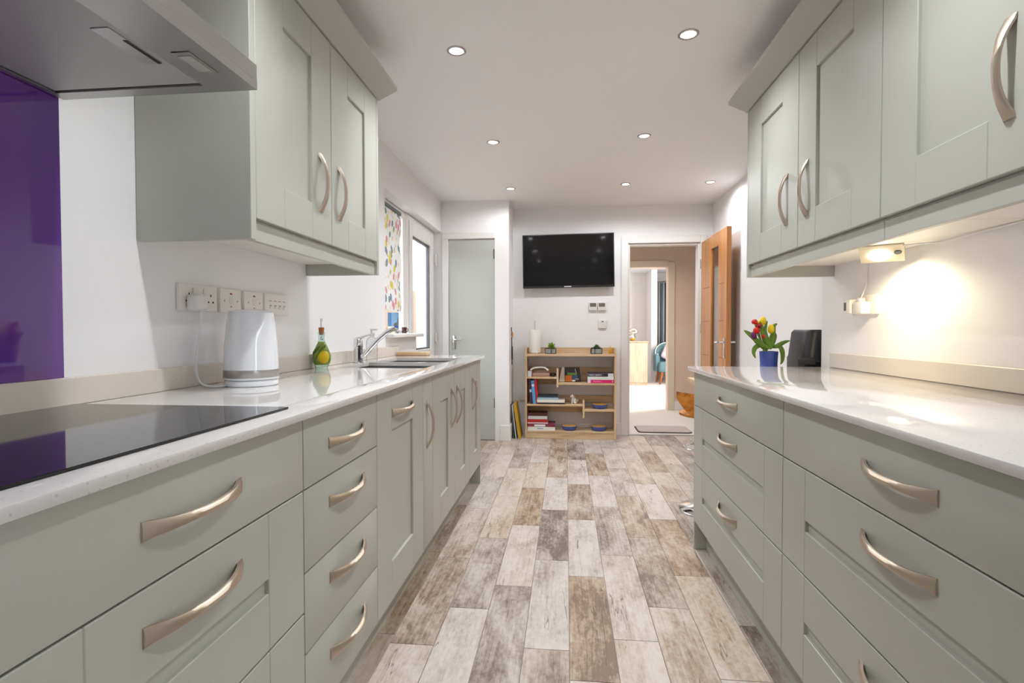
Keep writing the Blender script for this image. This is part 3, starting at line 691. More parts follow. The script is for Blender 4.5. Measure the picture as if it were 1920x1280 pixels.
dd4 = struct(G().box(1.30, 1.36, -.658, -.59, .005, 2.018, .003).box(1.30, 1.36, -.21, -.142, .005, 2.018, .003).box(1.30, 1.36, -.59, -.21, 1.94, 2.018, .003).box(1.30, 1.36, -.59, -.21, .005, .12, .003).build('door_4', m_gloss, None, 30))
G().box(1.328, 1.332, -.59, -.21, .12, 1.94).build('glass_pane', m_glass, dd4, 0)
# roman blind
bl = thing('roman_blind', 'white roman blind with a multicoloured leaf print at the window', 'blind', (-1.215, 3.66, 1.17))
g = G(); rows = 40; rr = []
for i in range(rows+1):
    z = 1.172+(1.872-1.172)*i/rows
    x = -1.212+.006*math.sin(i/rows*PI*5)
    rr.append([(x, 3.345, z), (x, 3.79, z), (x-.004, 3.79, z), (x-.004, 3.345, z)])
g.skin(rr); g.build('fabric', m_blind, bl, 60)
G().box(-1.235, -1.205, 3.345, 3.795, 1.873, 1.90, .003).build('headrail', m_gasket, bl, 30)
# picture on sill
t = thing('seaside_picture', 'small blue seaside canvas standing on the window sill', 'picture', (-1.21, 3.6, 1.0125))
px0, px1, pz0, pz1, py = -1.246, -1.170, 1.0128, 1.160, 3.60
G().box(px0, px1, py, py+.012, pz0, pz1, .001).build('canvas', solid('canvas_sky', (112, 150, 182)), t, 0)
def flat(name, pts, m, parent, y): 
    g = G(); g.prism(pts, 'Y', y, y-.0004); return g.build(name, m, parent, 0)
W_, H_ = px1-px0, pz1-pz0
P2 = lambda a, b: (px0+a*W_, pz0+b*H_)
flat('painted_sky', [P2(0, .35), P2(.35, .35), P2(.35, 1), P2(0, 1)], solid('sky_deep', (70, 108, 150)), t, py-.0001)
flat('painted_sand', [P2(0, 0), P2(.85, 0), P2(.72, .12), P2(.60, .34), P2(0, .34)], solid('sand_paint', (216, 204, 182)), t, py-.0002)
flat('painted_sea', [P2(.88, 0), P2(1, 0), P2(1, .36), P2(.6, .36), P2(.72, .14)], solid('sea_paint', (40, 64, 170)), t, py-.0002)
flat('painted_rock', [P2(.55, .36), P2(1, .36), P2(1, .72), P2(.92, .75), P2(.9, .55), P2(.6, .48)], solid('rock_paint', (92, 92, 82)), t, py-.0003)
t = thing('mug', 'small dark brown mug on the window sill beside the picture', 'mug', (-1.212, 3.87, 1.0125))
G().lathe([(.016, .0003), (.019, .01), (.019, .046), (.0165, .046), (.0165, .006), (.001, .005)], (-1.212, 3.87, 1.0125), 20).build('body', m_brownc, t, 40)
G().tube([(-1.194, 3.865, 1.05), (-1.181, 3.86, 1.045), (-1.180, 3.86, 1.03), (-1.194, 3.865, 1.023)], .003, 8).build('handle', m_brownc, t)

# ------------------------------------------------------------------ cupboard door and its frame
cd = struct(G().box(-1.0975, -.6605, 4.886, 4.925, .006, 1.884, .002).build('door_2', m_greyd, None, 30))
lv = G().lathe([(.001, 0), (.001, 0)], (0, 0, 0), 4)
lv.b.clear()
lv.box(-1.061, -1.030, 4.879, 4.8855, .855, .985, .004, 2).frustum((-1.045, 4.879, .945), (-1.045, 4.845, .945), .010, .009, 12).tube([(-1.045, 4.848, .945), (-1.02, 4.845, .946), (-.985, 4.846, .943), (-.97, 4.848, .95)], .007, 8)
lv.build('lever_handle', m_chrome, cd, 40)
for z in (.31, 1.70): G().box(-.672, -.6615, 4.881, 4.8858, z, z+.09, .001).build('hinge', m_chrome, cd, 30)
struct(G().box(-1.157, -1.0985, 4.868, 4.88, 0, 1.886, .003).box(-1.157, -.66, 4.868, 4.88, 1.8865, 1.945, .003).build('trim_3', m_gloss, None, 30))
struct(G().box(-.61, -.518, 4.866, 4.8795, 0, .145, .003).box(-.5265, -.512, 4.867, 5.249, 0, .145, .003).build('baseboard_column', m_gloss, None, 30))
struct(G().box(-.512, .54, 5.236, 5.2495, 0, .12, .003).build('baseboard_back', m_gloss, None, 30))

# ------------------------------------------------------------------ doorway, oak door
struct(G().box(.535, .604, 5.232, 5.2495, 0, 1.945, .004).box(1.286, 1.345, 5.232, 5.2495, 0, 1.945, .004).box(.604, 1.286, 5.232, 5.2495, 1.876, 1.945, .004).build('trim_4', m_gloss, None, 30))
struct(G().box(.6055, .622, 5.262, 5.365, 0, 1.874, .002).box(1.268, 1.2845, 5.262, 5.365, 0, 1.874, .002).box(.622, 1.268, 5.262, 5.365, 1.858, 1.874, .002).build('trim_5', m_gloss, None, 30))
struct(G().box(.38, .449, 6.952, 6.9695, 0, 1.905, .004).box(1.306, 1.392, 6.952, 6.9695, 0, 1.905, .004).box(.449, 1.306, 6.952, 6.9695, 1.841, 1.925, .004).build('trim_6', pm('cream_gloss_paint', (226, 212, 192), .4), None, 30))
struct(G().box(1.3925, 2.64, 6.955, 6.9695, 0, .12, .003).build('baseboard_hallway', m_gloss, None, 30))
ox0, ox1, oy0, oy1 = 1.292, 1.33, 4.43, 5.245
sa, sb = 4.665, 4.90      # slot window
od = struct(G().box(ox0, ox1, oy0, sa, .008, 1.872, .0015).box(ox0, ox1, sb, oy1, .008, 1.872, .0015).box(ox0, ox1, sa, sb, 1.757, 1.872).box(ox0, ox1, sa, sb, .008, .24).build('door_3', m_oakdoor, None, 30))
G().box(1.308, 1.314, sa, sb, .24, 1.757).build('glass_pane', m_glassd, od, 0)
for z in (.50, .80, 1.11, 1.42):  # grooves are not cut: dark strips on the face stand for their shade
    g = G()
    for ya, yb_ in ((4.93, 5.16), (4.50, 4.64)): g.box(ox0-.0006, ox0, ya, yb_, z, z+.004)
    g.build('groove_shade_strip', pm('groove_shade', (120, 72, 34), .5) if 'groove_shade' not in MATS else MATS['groove_shade'], od, 0)
hy = 4.475
for sx, xs in ((-1, ox0), (1, ox1)):
    G().box(xs, xs+sx*.006, hy-.02, hy+.02, .80, .97, .003, 2).frustum((xs+sx*.006, hy, .935), (xs+sx*.045, hy, .935), .010, .009, 12).tube([(xs+sx*.043, hy, .935), (xs+sx*.047, hy+.03, .936), (xs+sx*.045, hy+.08, .931), (xs+sx*.046, hy+.11, .935)], .008, 8).build('lever_handle', m_chrome, od, 40)
for z in (.22, 1.0, 1.62): G().frustum((1.2885, 5.238, z), (1.2885, 5.238, z+.09), .006, .006, 10).build('hinge', m_chrome, od, 40)

# ------------------------------------------------------------------ television, controls on the back wall
t = thing('television', 'flat black wall-mounted television above the oak bookshelf', 'television', (.02, 5.19, 1.445))
g = G().box(-.423, .464, 5.168, 5.205, 1.448, 1.968, .004, 2)
TVM = Matrix.Rotation(math.radians(-.75), 3, 'Y')
g.rot(math.radians(-.75), 'Y', (.02, 5.19, 1.708)); tv = g.build('casing', m_blackp, t, 30)
G().box(-.413, .454, 5.1665, 5.1685, 1.468, 1.958).rot(math.radians(-.75), 'Y', (.02, 5.19, 1.708)).build('screen', m_screen, t, 0)
G().box(-.02, .048, 5.1672, 5.1679, 1.4535, 1.4625).rot(math.radians(-.75), 'Y', (.02, 5.19, 1.708)).build('maker_mark', m_logo, t, 0)
G().box(-.1, .15, 5.205, 5.2495, 1.6, 1.82).build('wall_bracket', m_blackp, t, 0)
for x0, x1, lb in ((.224, .304, 'left of the two small room thermostats below the television'), (.310, .390, 'right of the two small room thermostats below the television')):
    t = thing('thermostat', lb, 'thermostat', ((x0+x1)/2, 5.24, 1.226), 'thermostats under the television')
    G().box(x0, x1, 5.226, 5.2497, 1.226, 1.305, .004, 2).build('case', m_plastic, t, 40)
    G().box(x0+.010, x1-.010, 5.2252, 5.2262, 1.262, 1.298).build('display', solid('lcd_grey', (112, 104, 92)), t, 0)
t = thing('light_switch', 'white light switch on the back wall above the shelf corner', 'switch', (.356, 5.24, 1.05))
G().box(.314, .398, 5.232, 5.2497, 1.05, 1.132, .004, 2).build('plate', m_plastic, t, 40)
G().box(.346, .366, 5.2285, 5.232, 1.112, 1.122, .001).build('rocker', m_gasket, t, 30)
t = thing('low_socket', 'white wall socket low beside the oak bookshelf', 'socket', (-.425, 5.24, .33))
G().box(-.465, -.392, 5.238, 5.2497, .33, .40, .003, 2).build('plate', m_plastic, t, 40)

# ------------------------------------------------------------------ bookshelf
BX0, BX1, BY0, BY1 = -.388, .471, 5.01, 5.235
t = thing('bookshelf', 'low light oak open bookshelf against the back wall under the television', 'bookshelf', (.04, 5.12, 0))
def bpart(n, x0, x1, z0, z1, y0=BY0, y1=BY1, m=None): return G().box(x0, x1, y0, y1, z0, z1, .0012).build(n, m or m_oakx, t, 30)
for x0, x1 in ((BX0, BX0+.018), (BX1-.018, BX1)): bpart('side_panel', x0, x1, .0005, .864, m=m_oak)
xi0, xi1 = BX0+.0182, BX1-.0182
bpart('top_shelf', xi0, xi1, .786, .808); bpart('back_rail', xi0, xi1, .8082, .864, BY1-.016)
d1, d2 = -.088, .158
bpart('shelf', xi0, d1-.0002, .572, .588); bpart('divider', d1, d1+.018, .491, .666, m=m_oak); bpart('shelf', d1+.0182, xi1, .516, .534)
bpart('back_rail', xi0, xi1, .60, .672, BY1-.016); bpart('back_rail', xi0, d1-.0002, .50, .571, BY1-.016); bpart('back_rail', d1+.0182, xi1, .535, .5998, BY1-.016)
bpart('shelf', xi0, d2-.0002, .312, .329); bpart('divider', d2, d2+.018, .201, .368, m=m_oak); bpart('shelf', d2+.0182, xi1, .265, .285)
bpart('back_rail', xi0, xi1, .33, .392, BY1-.016); bpart('back_rail', xi0, d2-.0002, .228, .311, BY1-.016); bpart('back_rail', d2+.0182, xi1, .225, .2648, BY1-.016)
bpart('bottom_shelf', xi0, xi1, .058, .074); bpart('plinth_board', xi0, xi1, .0005, .0578, BY0+.004, BY0+.02)
# things on the shelf
c = (-.300, 5.10, .8083)
t = thing('kitchen_roll', 'white kitchen roll on a chrome stand on top of the bookshelf', 'kitchen roll', c)
G().lathe([(.05, .0003), (.05, .006), (.001, .007)], c, 28).frustum((c[0], c[1], c[2]+.006), (c[0], c[1], c[2]+.315), .006, .006, 10).ball((c[0], c[1]-.06, c[2]+.008), .009).build('stand', m_chrome, t, 40)
G().lathe([(.055, .0075), (.0565, .012), (.0565, .226), (.055, .230), (.015, .230), (.012, .225)], c, 32).build('paper', m_paper, t, 40)
for x0, x1, lb, m, kind in ((-.198, -.097, 'bushy lime green succulent in a black-framed glass box', m_leafl, 0), (.238, .340, 'small dark green succulent in a black-framed glass box', m_leafd, 1)):
    z0, z1, y0, y1 = .8085, .862, 5.05, 5.15; xm = (x0+x1)/2
    t = thing('boxed_succulent', lb, 'plant', (xm, 5.1, z0), 'succulents on the bookshelf')
    g = G(); r = .0024
    for a in (x0, x1):
        for b in (y0, y1): g.box(a-r, a+r, b-r, b+r, z0, z1)
        for zz in (z0+r, z1-r): g.box(a-r, a+r, y0, y1, zz-r, zz+r)
    for b in (y0, y1):
        for zz in (z0+r, z1-r): g.box(x0, x1, b-r, b+r, zz-r, zz+r)
    xs = x0+.058 if kind == 0 else x0+.036
    g.box(xs-r, xs+r, y0-r, y0+r, z0, z1)
    g.build('frame', m_black, t, 0)
    G().box(x0+.002, x1-.002, y0+.0015, y1-.0015, z0+.0032, z1-.004).build('pebbles', m_pebble, t, 0)
    G().box(x0+.001, x1-.001, y0-.0008, y0+.0008, z0+.003, z1-.003).build('glass_pane', m_clear, t, 0)
    g = G(); rs = random.Random(3+kind); xc = x0+.056 if kind == 0 else x0+.052
    for k in range(34):
        a = rs.uniform(0, 2*PI); e = rs.uniform(.05, 1.0); rad = (.050 if kind == 0 else .042)
        d = Vector((math.cos(a)*math.cos(e*PI/2), math.sin(a)*math.cos(e*PI/2), math.sin(e*PI/2)*(1.15 if kind == 0 else .9)))
        p = Vector((xc, 5.10, z1-.004)); q = p+d*rad*rs.uniform(.75, 1.1)
        g.tube([p, (p+q)/2, q], [.004, .0095, .002], 6)
    g.build('leaves', m, t, 50)
c = (.424, 5.10, .8083)
tag(G().lathe([(.015, .0003), (.016, .012), (.014, .03), (.010, .048), (.004, .062), (.0015, .078), (.0005, .08)], c, 16).build('cone_ornament', m_gold, None, 50, base=c), 'small golden cone ornament at the right end of the bookshelf top', 'ornament')
# upper left shelf
c = (-.355, 5.06, .5883)
tag(G().box(-.367, -.327, 5.03, 5.12, .5883, .642, .002).build('carton', solid('grey_white_card', (206, 204, 208)), None, 30, base=c), 'small pale grey carton at the left of the upper left shelf', 'carton')
t = thing('mezzaluna_box', 'brown block with an arched white handle on the upper left shelf', 'kitchen tool', (-.25, 5.09, .5883))
G().box(-.322, -.155, 5.05, 5.13, .5883, .622, .003, 2).box(-.318, -.162, 5.088, 5.092, .622, .650).build('block', solid('pinkish_brown_wood', (168, 134, 116)), t, 30)
G().tube(smooth_pts([(-.338, 5.06, .650), (-.31, 5.06, .668), (-.25, 5.06, .678), (-.20, 5.06, .672), (-.168, 5.06, .648)], 5), .009, 10).build('handle', m_plastic, t, 60)
c = (-.125, 5.09, .5883)
tag(G().lathe([(.016, .0003), (.027, .012), (.030, .032), (.027, .032), (.024, .012), (.001, .007)], c, 20).build('bowl', m_blackp, None, 40, base=c), 'tiny dark bowl beside the divider of the upper left shelf', 'bowl')
# books
def book(label, x0, x1, y0, y1, z0, z1, cover, page=(232, 226, 214), spine_side='y', rot=None, rc=None, name='book', group=None):
    """lying book: spine on the camera side"""
    t = thing(name, label, 'book', ((x0+x1)/2, (y0+y1)/2, z0), group)
    th = .0022
    g = G().box(x0, x1, y0, y1, z0, z0+th).box(x0, x1, y0, y1, z1-th, z1).box(x0, x1, y0, y0+th, z0+th, z1-th)
    if rot: g.rot(rot, 'Y', rc)
    g.build('cover', solid('cover_%d_%d_%d' % cover, cover, .4), t, 0)
    g = G().box(x0+.003, x1-.003, y0+th, y1-.004, z0+th, z1-th)
    if rot: g.rot(rot, 'Y', rc)
    g.build('pages', solid('pages_%d_%d_%d' % page, page, .9), t, 0)
    return t
m_txt = solid('white_print', (236, 236, 236)); m_txtd = solid('dark_print', (70, 70, 76)); m_txtp = solid('pink_print', (250, 190, 212))
# right stack
zb = .5343
b = book('pink cookery book at the bottom of the right-hand stack', .204, .450, 5.018, 5.19, zb, zb+.031, (214, 40, 112), group='books stacked on the upper right shelf')
G().box(.204, .232, 5.0172, 5.018, zb+.0005, zb+.0305).build('spine_patch', solid('pale_lilac', (226, 214, 228)), b, 0)
text_mesh('lettering', 'Mary Berry', .016, (.296, 5.0174, zb+.016), (PI/2, 0, 0), m_txtp, b)
G().ball((.437, 5.0176, zb+.017), .006, (.8, .1, 1.3), 10, 6).build('emblem', m_txtp, b)
zb += .0315
b = book('white book in the middle of the right-hand stack', .204, .448, 5.018, 5.20, zb, zb+.029, (224, 224, 220), group='books stacked on the upper right shelf')
text_mesh('lettering', 'FAMILY COOKING', .009, (.35, 5.0174, zb+.015), (PI/2, 0, 0), solid('pale_green_print', (176, 204, 180)), b) if False else G().box(.30, .40, 5.0173, 5.018, zb+.010, zb+.016).build('faded_print', solid('pale_green_print', (190, 212, 194)), b, 0)
zb += .0295
b = book('dark book lettered MARY BERRY on top of the right-hand stack', .206, .446, 5.02, 5.20, zb, zb+.031, (66, 62, 78), group='books stacked on the upper right shelf')
text_mesh('lettering', 'MARY BERRY', .0205, (.276, 5.0192, zb+.014), (PI/2, 0, 0), m_txt, b, sx=.98)
G().box(.394, .446, 5.019, 5.020, zb+.0005, zb+.0305).build('spine_patch', solid('pale_patch', (212, 208, 214)), b, 0)
G().box(.352, .392, 5.0192, 5.020, zb+.004, zb+.026).build('spine_patch', solid('dark_green_patch', (40, 44, 42)), b, 0)
# leaning picture book
t = thing('cookbook', 'cookbook with a colourful food photograph leaning on the upper right shelf', 'book', (.03, 5.12, .5343))
def lean(g): return g.rot(math.radians(-14), 'X', (0, 5.112, .5343))
cx0, cx1, ch = -.012, .135, .142
lean(G().prism([(cx0, .5343), (cx1+.012, .5343), (cx1-.004, .5343+ch), (cx0-.002, .5343+ch)], 'Y', 5.10, 5.112)).build('cover', solid('food_photo_dark', (46, 36, 34)), t, 0)
lean(G().prism([(cx0-.055, .5343), (cx0-.001, .5343), (cx0-.003, .5343+ch-.004), (cx0-.026, .5343+ch-.004)], 'Y', 5.095, 5.112)).build('pages', solid('pages_pale', (206, 196, 184)), t, 0)
lean(G().box(cx0+.004, cx0+.07, 5.0992, 5.0998, .538, .596)).build('photo_patch', solid('food_orange', (214, 112, 34)), t, 0)
lean(G().box(cx0+.026, cx0+.118, 5.0990, 5.0996, .598, .622)).build('photo_patch', solid('food_green', (96, 132, 60)), t, 0)
lean(G().box(cx0+.075, cx0+.126, 5.0992, 5.0998, .556, .597)).build('photo_patch', solid('food_blue', (60, 84, 130)), t, 0)
lean(G().ball((cx0+.086, 5.099, .545), .014, (1.3, .05, .6), 12, 8)).build('photo_patch', m_white, t)
lean(G().ball((cx0+.118, 5.0986, .56), .016, (1.2, .05, .5), 12, 8)).build('photo_patch', solid('food_grey', (150, 130, 122)), t)
lean(G().tube([(cx0+.100, 5.0988, .662), (cx0+.106, 5.0988, .635), (cx0+.114, 5.0988, .615)], .003, 6)).build('photo_patch', m_white, t)
# leaning uprights on the lower left shelf
for x, wd, h, col_, an, lb in ((-.366, .024, .236, (70, 40, 62), -5.0, 'dark purple book leaning at the far left of the lower left shelf'), (-.340, .028, .224, (82, 160, 206), -5.2, 'light blue book leaning between the purple and red books'), (-.3085, .022, .240, (200, 46, 54), -5.5, 'red book leaning beside the stack on the lower left shelf')):
    t = thing('book', lb, 'book', (x+.02, 5.1, .3293), 'books leaning on the lower left shelf')
    rc = (x+wd, 0, .3293); bx = x+.028
    g = G().box(bx, bx+.002, 5.03, 5.17, .3293, .3293+h).box(bx+wd-.002, bx+wd, 5.03, 5.17, .3293, .3293+h).box(bx+.002, bx+wd-.002, 5.03, 5.033, .3293, .3293+h)
    rc = (bx, 0, .3293)
    g.rot(math.radians(an), 'Y', rc).build('cover', solid('cover_%d' % col_[0], col_, .4), t, 0)
    G().box(bx+.002, bx+wd-.002, 5.033, 5.166, .332, .3293+h-.003).rot(math.radians(an), 'Y', rc).build('pages', solid('pages_x', (226, 218, 206), .9), t, 0)
    if col_[0] == 82: G().box(bx+.003, bx+wd-.003, 5.0293, 5.03, .3293+h-.058, .3293+h-.036).rot(math.radians(an), 'Y', rc).build('spine_patch', m_txt, t, 0)
    if col_[0] == 70: G().box(bx+.003, bx+wd-.003, 5.0293, 5.03, .44, .468).rot(math.radians(an), 'Y', rc).build('spine_patch', solid('lilac_patch', (196, 178, 200)), t, 0)
zb = .3293
for x0, x1, h, cv, lb in ((-.272, -.010, .0145, (44, 42, 46), 'black book at the bottom of the lower left shelf stack'), (-.274, -.010, .0265, (232, 226, 212), 'cream book on the black book in the lower left stack'), (-.272, -.070, .0215, (160, 186, 200), 'pale blue book near the top of the lower left stack'), (-.272, -.075, .0165, (44, 58, 70), 'slate blue book on top of the lower left stack')):
    book(lb, x0, x1, 5.022, 5.18, zb, zb+h, cv, group='books stacked on the lower left shelf'); zb += h+.0003
t = thing('animal_figurine', 'white sitting dog figurine on the lower left shelf', 'figurine', (.075, 5.09, .3293))
g = G().ball((.082, 5.09, .355), .024, (1, .9, 1.05)).ball((.072, 5.085, .378), .019, (.85, .8, 1.2)).ball((.064, 5.08, .400), .0155, (1, .9, .95)).ball((.050, 5.075, .396), .008, (1.2, .9, .8))
g.ball((.068, 5.09, .412), .005, (.7, .6, 1.4), 8, 6).ball((.062, 5.07, .412), .005, (.7, .6, 1.4), 8, 6)
g.frustum((.062, 5.075, .370), (.058, 5.07, .3297), .009, .0075, 10).frustum((.070, 5.10, .370), (.066, 5.10, .3297), .009, .0075, 10).tube([(.10, 5.09, .345), (.115, 5.09, .352), (.118, 5.09, .368)], [.006, .005, .003], 8)
g.ball((.088, 5.07, .338), .012, (1.3, 1, .7)).ball((.09, 5.11, .338), .012, (1.3, 1, .7))
g.build('body', m_white, t, 60)
def dish(c, lb):
    t = thing('serving_dish', lb, 'dish', c, 'blue and amber dishes')
    G().lathe([(.052, .0003), (.064, .008), (.073, .028), (.0755, .042), (.0735, .0425), (.0715, .040)], c, 36, cap=True if False else False).build('outer_glaze', m_cobalt, t, 50)
    G().lathe([(.0735, .0425), (.0715, .040), (.068, .026), (.060, .012), (.03, .008), (.001, .0075)], c, 36).build('inner_glaze', m_amber, t, 50)
    G().lathe([(.052, .0003), (.001, .0004)], c, 24).build('foot', m_cobalt, t)
dish((.322, 5.09, .2853), 'blue dish with amber inside on the small right shelf above the bottom')
dish((.033, 5.09, .0743), 'blue dish with amber inside on the bottom shelf beside the books')
dish((.314, 5.09, .0743), 'blue dish with amber inside at the right of the bottom shelf')
zb = .0743
for x0, x1, h, cv, lb in ((-.366, -.102, .036, (232, 228, 220), 'thick white book at the very bottom of the lowest stack'), (-.363, -.102, .030, (128, 52, 74), 'plum book with a white patch, second in the lowest stack'), (-.366, -.170, .012, (222, 190, 196), 'thin pink book in the lowest shelf stack'),
                         (-.366, -.174, .030, (178, 48, 42), 'red book in the lowest shelf stack'), (-.362, -.176, .030, (208, 202, 200), 'pale grey book in the lowest shelf stack'), (-.362, -.178, .026, (82, 44, 36), 'dark brown book on top of the lowest shelf stack')):
    b = book(lb, x0, x1, 5.022, 5.19, zb, zb+h, cv, group='books stacked on the bottom shelf')
    if h == .036: G().box(-.275, -.215, 5.0212, 5.022, zb+.016, zb+.026).build('faded_print', solid('grey_blue_print', (150, 164, 190)), b, 0)
    if cv[0] == 128:
        G().box(-.300, -.196, 5.0212, 5.022, zb+.004, zb+.022).build('spine_patch', m_txt, b, 0)
        G().box(-.366, -.300, 5.0212, 5.022, zb+.0005, zb+.005).build('spine_patch', solid('brick_patch', (196, 116, 92)), b, 0)
    zb += h+.0003
# thin boards leaning on the column
for x, w_, h, a, col_, lb in ((-.489, .008, .33, 5.0, (92, 92, 98), 'dark grey thin board leaning closest to the white column'), (-.468, .010, .32, 6.5, (206, 202, 198), 'pale grey thin board leaning between the dark and yellow boards'), (-.424, .022, .34, 8.5, (206, 162, 26), 'yellow edged board leaning beside the bookshelf')):
    t = thing('leaning_board', lb, 'board', (x, 5.08, 0), 'boards leaning by the column')
    g = G().box(x-w_, x, 4.98, 5.20, .001, h, .001).rot(math.radians(-a), 'Y', (x, 0, .0005)); g.build('panel', solid('board_%d_%d' % col_[:2], col_), t, 0)
    if col_[0] == 206 and col_[1] == 162:
        G().box(x-w_-.004, x-w_-.0003, 4.985, 5.19, .003, h-.02).rot(math.radians(-a), 'Y', (x, 0, .0005)).build('white_sheet', m_white, t, 0)
t = thing('hanging_lead', 'black beaded lead hanging on the side of the white column', 'lead', (-.52, 5.1, .62))
G().tube([(-.522, 5.05, 1.06), (-.520, 5.05, 1.0), (-.518, 5.05, .90), (-.517, 5.05, .70)], .0045, 6).build('strap', m_beads, t)
g = G()
for k in range(9): g.ball((-.516, 5.05, .76+k*.014), .008, u=8, v=6)
g.build('beads', m_beads, t)
G().tube([(-.518, 5.05, 1.02), (-.51, 5.045, 1.0), (-.514, 5.045, .965)], .008, 6).build('tan_loop', m_ginger, t)
G().frustum((-.5265, 5.05, 1.06), (-.512, 5.05, 1.065), .004, .004, 8).build('hook', m_chrome, t)

# ------------------------------------------------------------------ table, stool, vase, fryer
TX0, TX1, TY0, TY1 = .73, 1.395, 2.70, 3.27
t = thing('table', 'light oak table tucked behind the end of the right worktop', 'table', (1.06, 3.0, 0))
G().box(TX0, TX1, TY0, TY1, .716, .7497, .003, 2).build('table_top', m_oakx, t, 30)
for x, y in ((1.05, TY0+.05), (TX1-.05, TY0+.05), (1.05, TY1-.05), (TX1-.05, TY1-.05)): G().box(x-.025, x+.025, y-.025, y+.025, .0005, .7158, .002).build('leg', m_oak, t, 30)
sxc, syc = .84, 3.10
t = thing('bar_stool', 'curved walnut stool on a round chrome foot behind the right drawers', 'stool', (sxc, syc, 0))
G().lathe([(.19, .0005), (.19, .006), (.185, .012), (.12, .022), (.06, .045), (.034, .08), (.026, .12), (.026, .30)], (sxc, syc, 0), 40).build('foot', m_chrome, t, 50)
G().frustum((sxc, syc, .30), (sxc, syc, .53), .018, .018, 16).build('post', m_chrome, t, 40)
G().tube([(sxc+.16*math.cos(a), syc+.16*math.sin(a)*.9, .36) for a in [PI*.2+k*PI*1.7/20 for k in range(21)]], .009, 8).build('footrest', m_chrome, t, 50)
# bent ply shell: low back facing the camera, sides curled, seat
g = G(); rings = []
for i in range(25):
    u = -1+2*i/24
    x = sxc+.225*u
    ycurve = syc-.19+.10*abs(u)**2.2
    top = .672+.02*abs(u); 
    bot = .555+.10*max(0, (abs(u)-.55)/.45)**2
    rings.append([(x, ycurve, bot), (x, ycurve, (bot+top)/2), (x, ycurve, top), (x, ycurve+.012, top), (x, ycurve+.012, bot)])
g.skin(rings); g.build('back_shell', m_walnut, t, 50)
G().lathe([(.001, .545), (.16, .545), (.19, .55), (.19, .562), (.16, .566), (.001, .566)], (sxc, syc, 0), 36).build('seat', m_walnut, t, 40)
VX, VY, VZ = 1.045, 2.85, .7502
t = thing('vase', 'cobalt blue jug holding a bunch of tulips', 'vase', (VX, VY, VZ))
c = (VX, VY, VZ)
G().lathe([(.040, .0003), (.054, .01), (.060, .035), (.055, .06), (.043, .085), (.0415, .11), (.0445, .16), (.0455, .1745), (.0425, .175), (.0405, .16), (.038, .10), (.001, .09)], c, 32).build('body', m_cobalt, t, 50)
G().tube(smooth_pts([(VX-.043, VY, VZ+.085), (VX-.058, VY, VZ+.075), (VX-.064, VY, VZ+.055), (VX-.056, VY, VZ+.035)], 4), .008, 8).build('handle', m_cobalt, t, 50)
def zz(x, y): return ((x-628)*.000272, (1000-y)*.000272+.110)   # offsets from the jug foot in metres
def V(x, y, dy=0): a, b = zz(x, y); return Vector((VX+a, VY+dy, VZ+b))
def bloom(g, p, d, r, h, open_=1):
    d = Vector(d).normalized(); a = d.orthogonal().normalized(); b = d.cross(a); n = 12
    prof = [(.25, 0), (.8, .14), (1.0, .38), (.92, .65), (.62*open_, .9), (.35*open_, 1.0)]
    g.skin([[p+d*(h*z)+(a*math.cos(2*PI*i/n)+b*math.sin(2*PI*i/n))*(r*q*(1+.10*math.cos(3*2*PI*i/n))) for i in range(n)] for q, z in prof])
def leaf(pts, w, name, parent, m=None):
    pts = smooth_pts(pts, 5); g = G(); rings = []; n = len(pts)
    for i, p in enumerate(pts):
        d = (pts[min(i+1, n-1)]-pts[max(i-1, 0)]).normalized()
        side = d.cross(Vector((.25, 1, .1))).normalized(); nm = side.cross(d)
        u = i/(n-1); ww = w*(math.sin(PI*min(1, .12+u*.88))**.8)+.0008
        rings.append([p-side*ww+nm*ww*.35, p+nm*.0006, p+side*ww+nm*ww*.35, p-nm*.0010])
    g.skin(rings); return g.build(name, m or m_leaf, parent, 60)
tul = [('red tulip at the upper left of the bunch in the blue jug', (350, 250), (350, 160), m_tred, .0135, -.015), ('crimson tulip just right of the upper red one', (425, 320), (420, 235), m_tcrim, .012, -.02),
       ('tallest yellow tulip at the top of the bunch', (515, 265), (525, 115), m_tyel, .0155, .0), ('large red tulip at the middle left with yellow edges', (372, 430), (362, 310), m_tred, .0145, -.03),
       ('purple tulip low on the left of the bunch', (345, 530), (312, 400), m_tpur, .013, -.022), ('yellow tulip at the upper right of the bunch', (660, 430), (655, 260), m_tyel, .0145, -.01),
       ('small orange-red tulip beside the right yellow one', (705, 425), (722, 335), m_tor, .010, .004), ('small red bud half hidden among the leaves', (490, 510), (495, 450), m_tred, .008, -.028),
       ('yellow tulip peeping between the two upper red tulips', (425, 265), (420, 190), m_tyel, .012, .01)]
lfs = [[(600, 720), (450, 610), (300, 490), (140, 360)], [(560, 700), (430, 600), (330, 470), (195, 365)], [(560, 700), (540, 560), (500, 400), (450, 190)], [(600, 700), (580, 540), (545, 380), (590, 180)],
       [(640, 720), (560, 560), (480, 430), (440, 330)], [(680, 700), (720, 560), (740, 450), (690, 400)], [(660, 700), (690, 480), (700, 300), (765, 235)], [(640, 720), (650, 620), (610, 560), (560, 620)], [(520, 710), (470, 655), (380, 690), (345, 790), (382, 900)]]
extra = [[(700, 690), (800, 650), (905, 595), (1015, 558)], [(720, 690), (800, 670), (850, 780), (850, 930), (815, 1010)]]
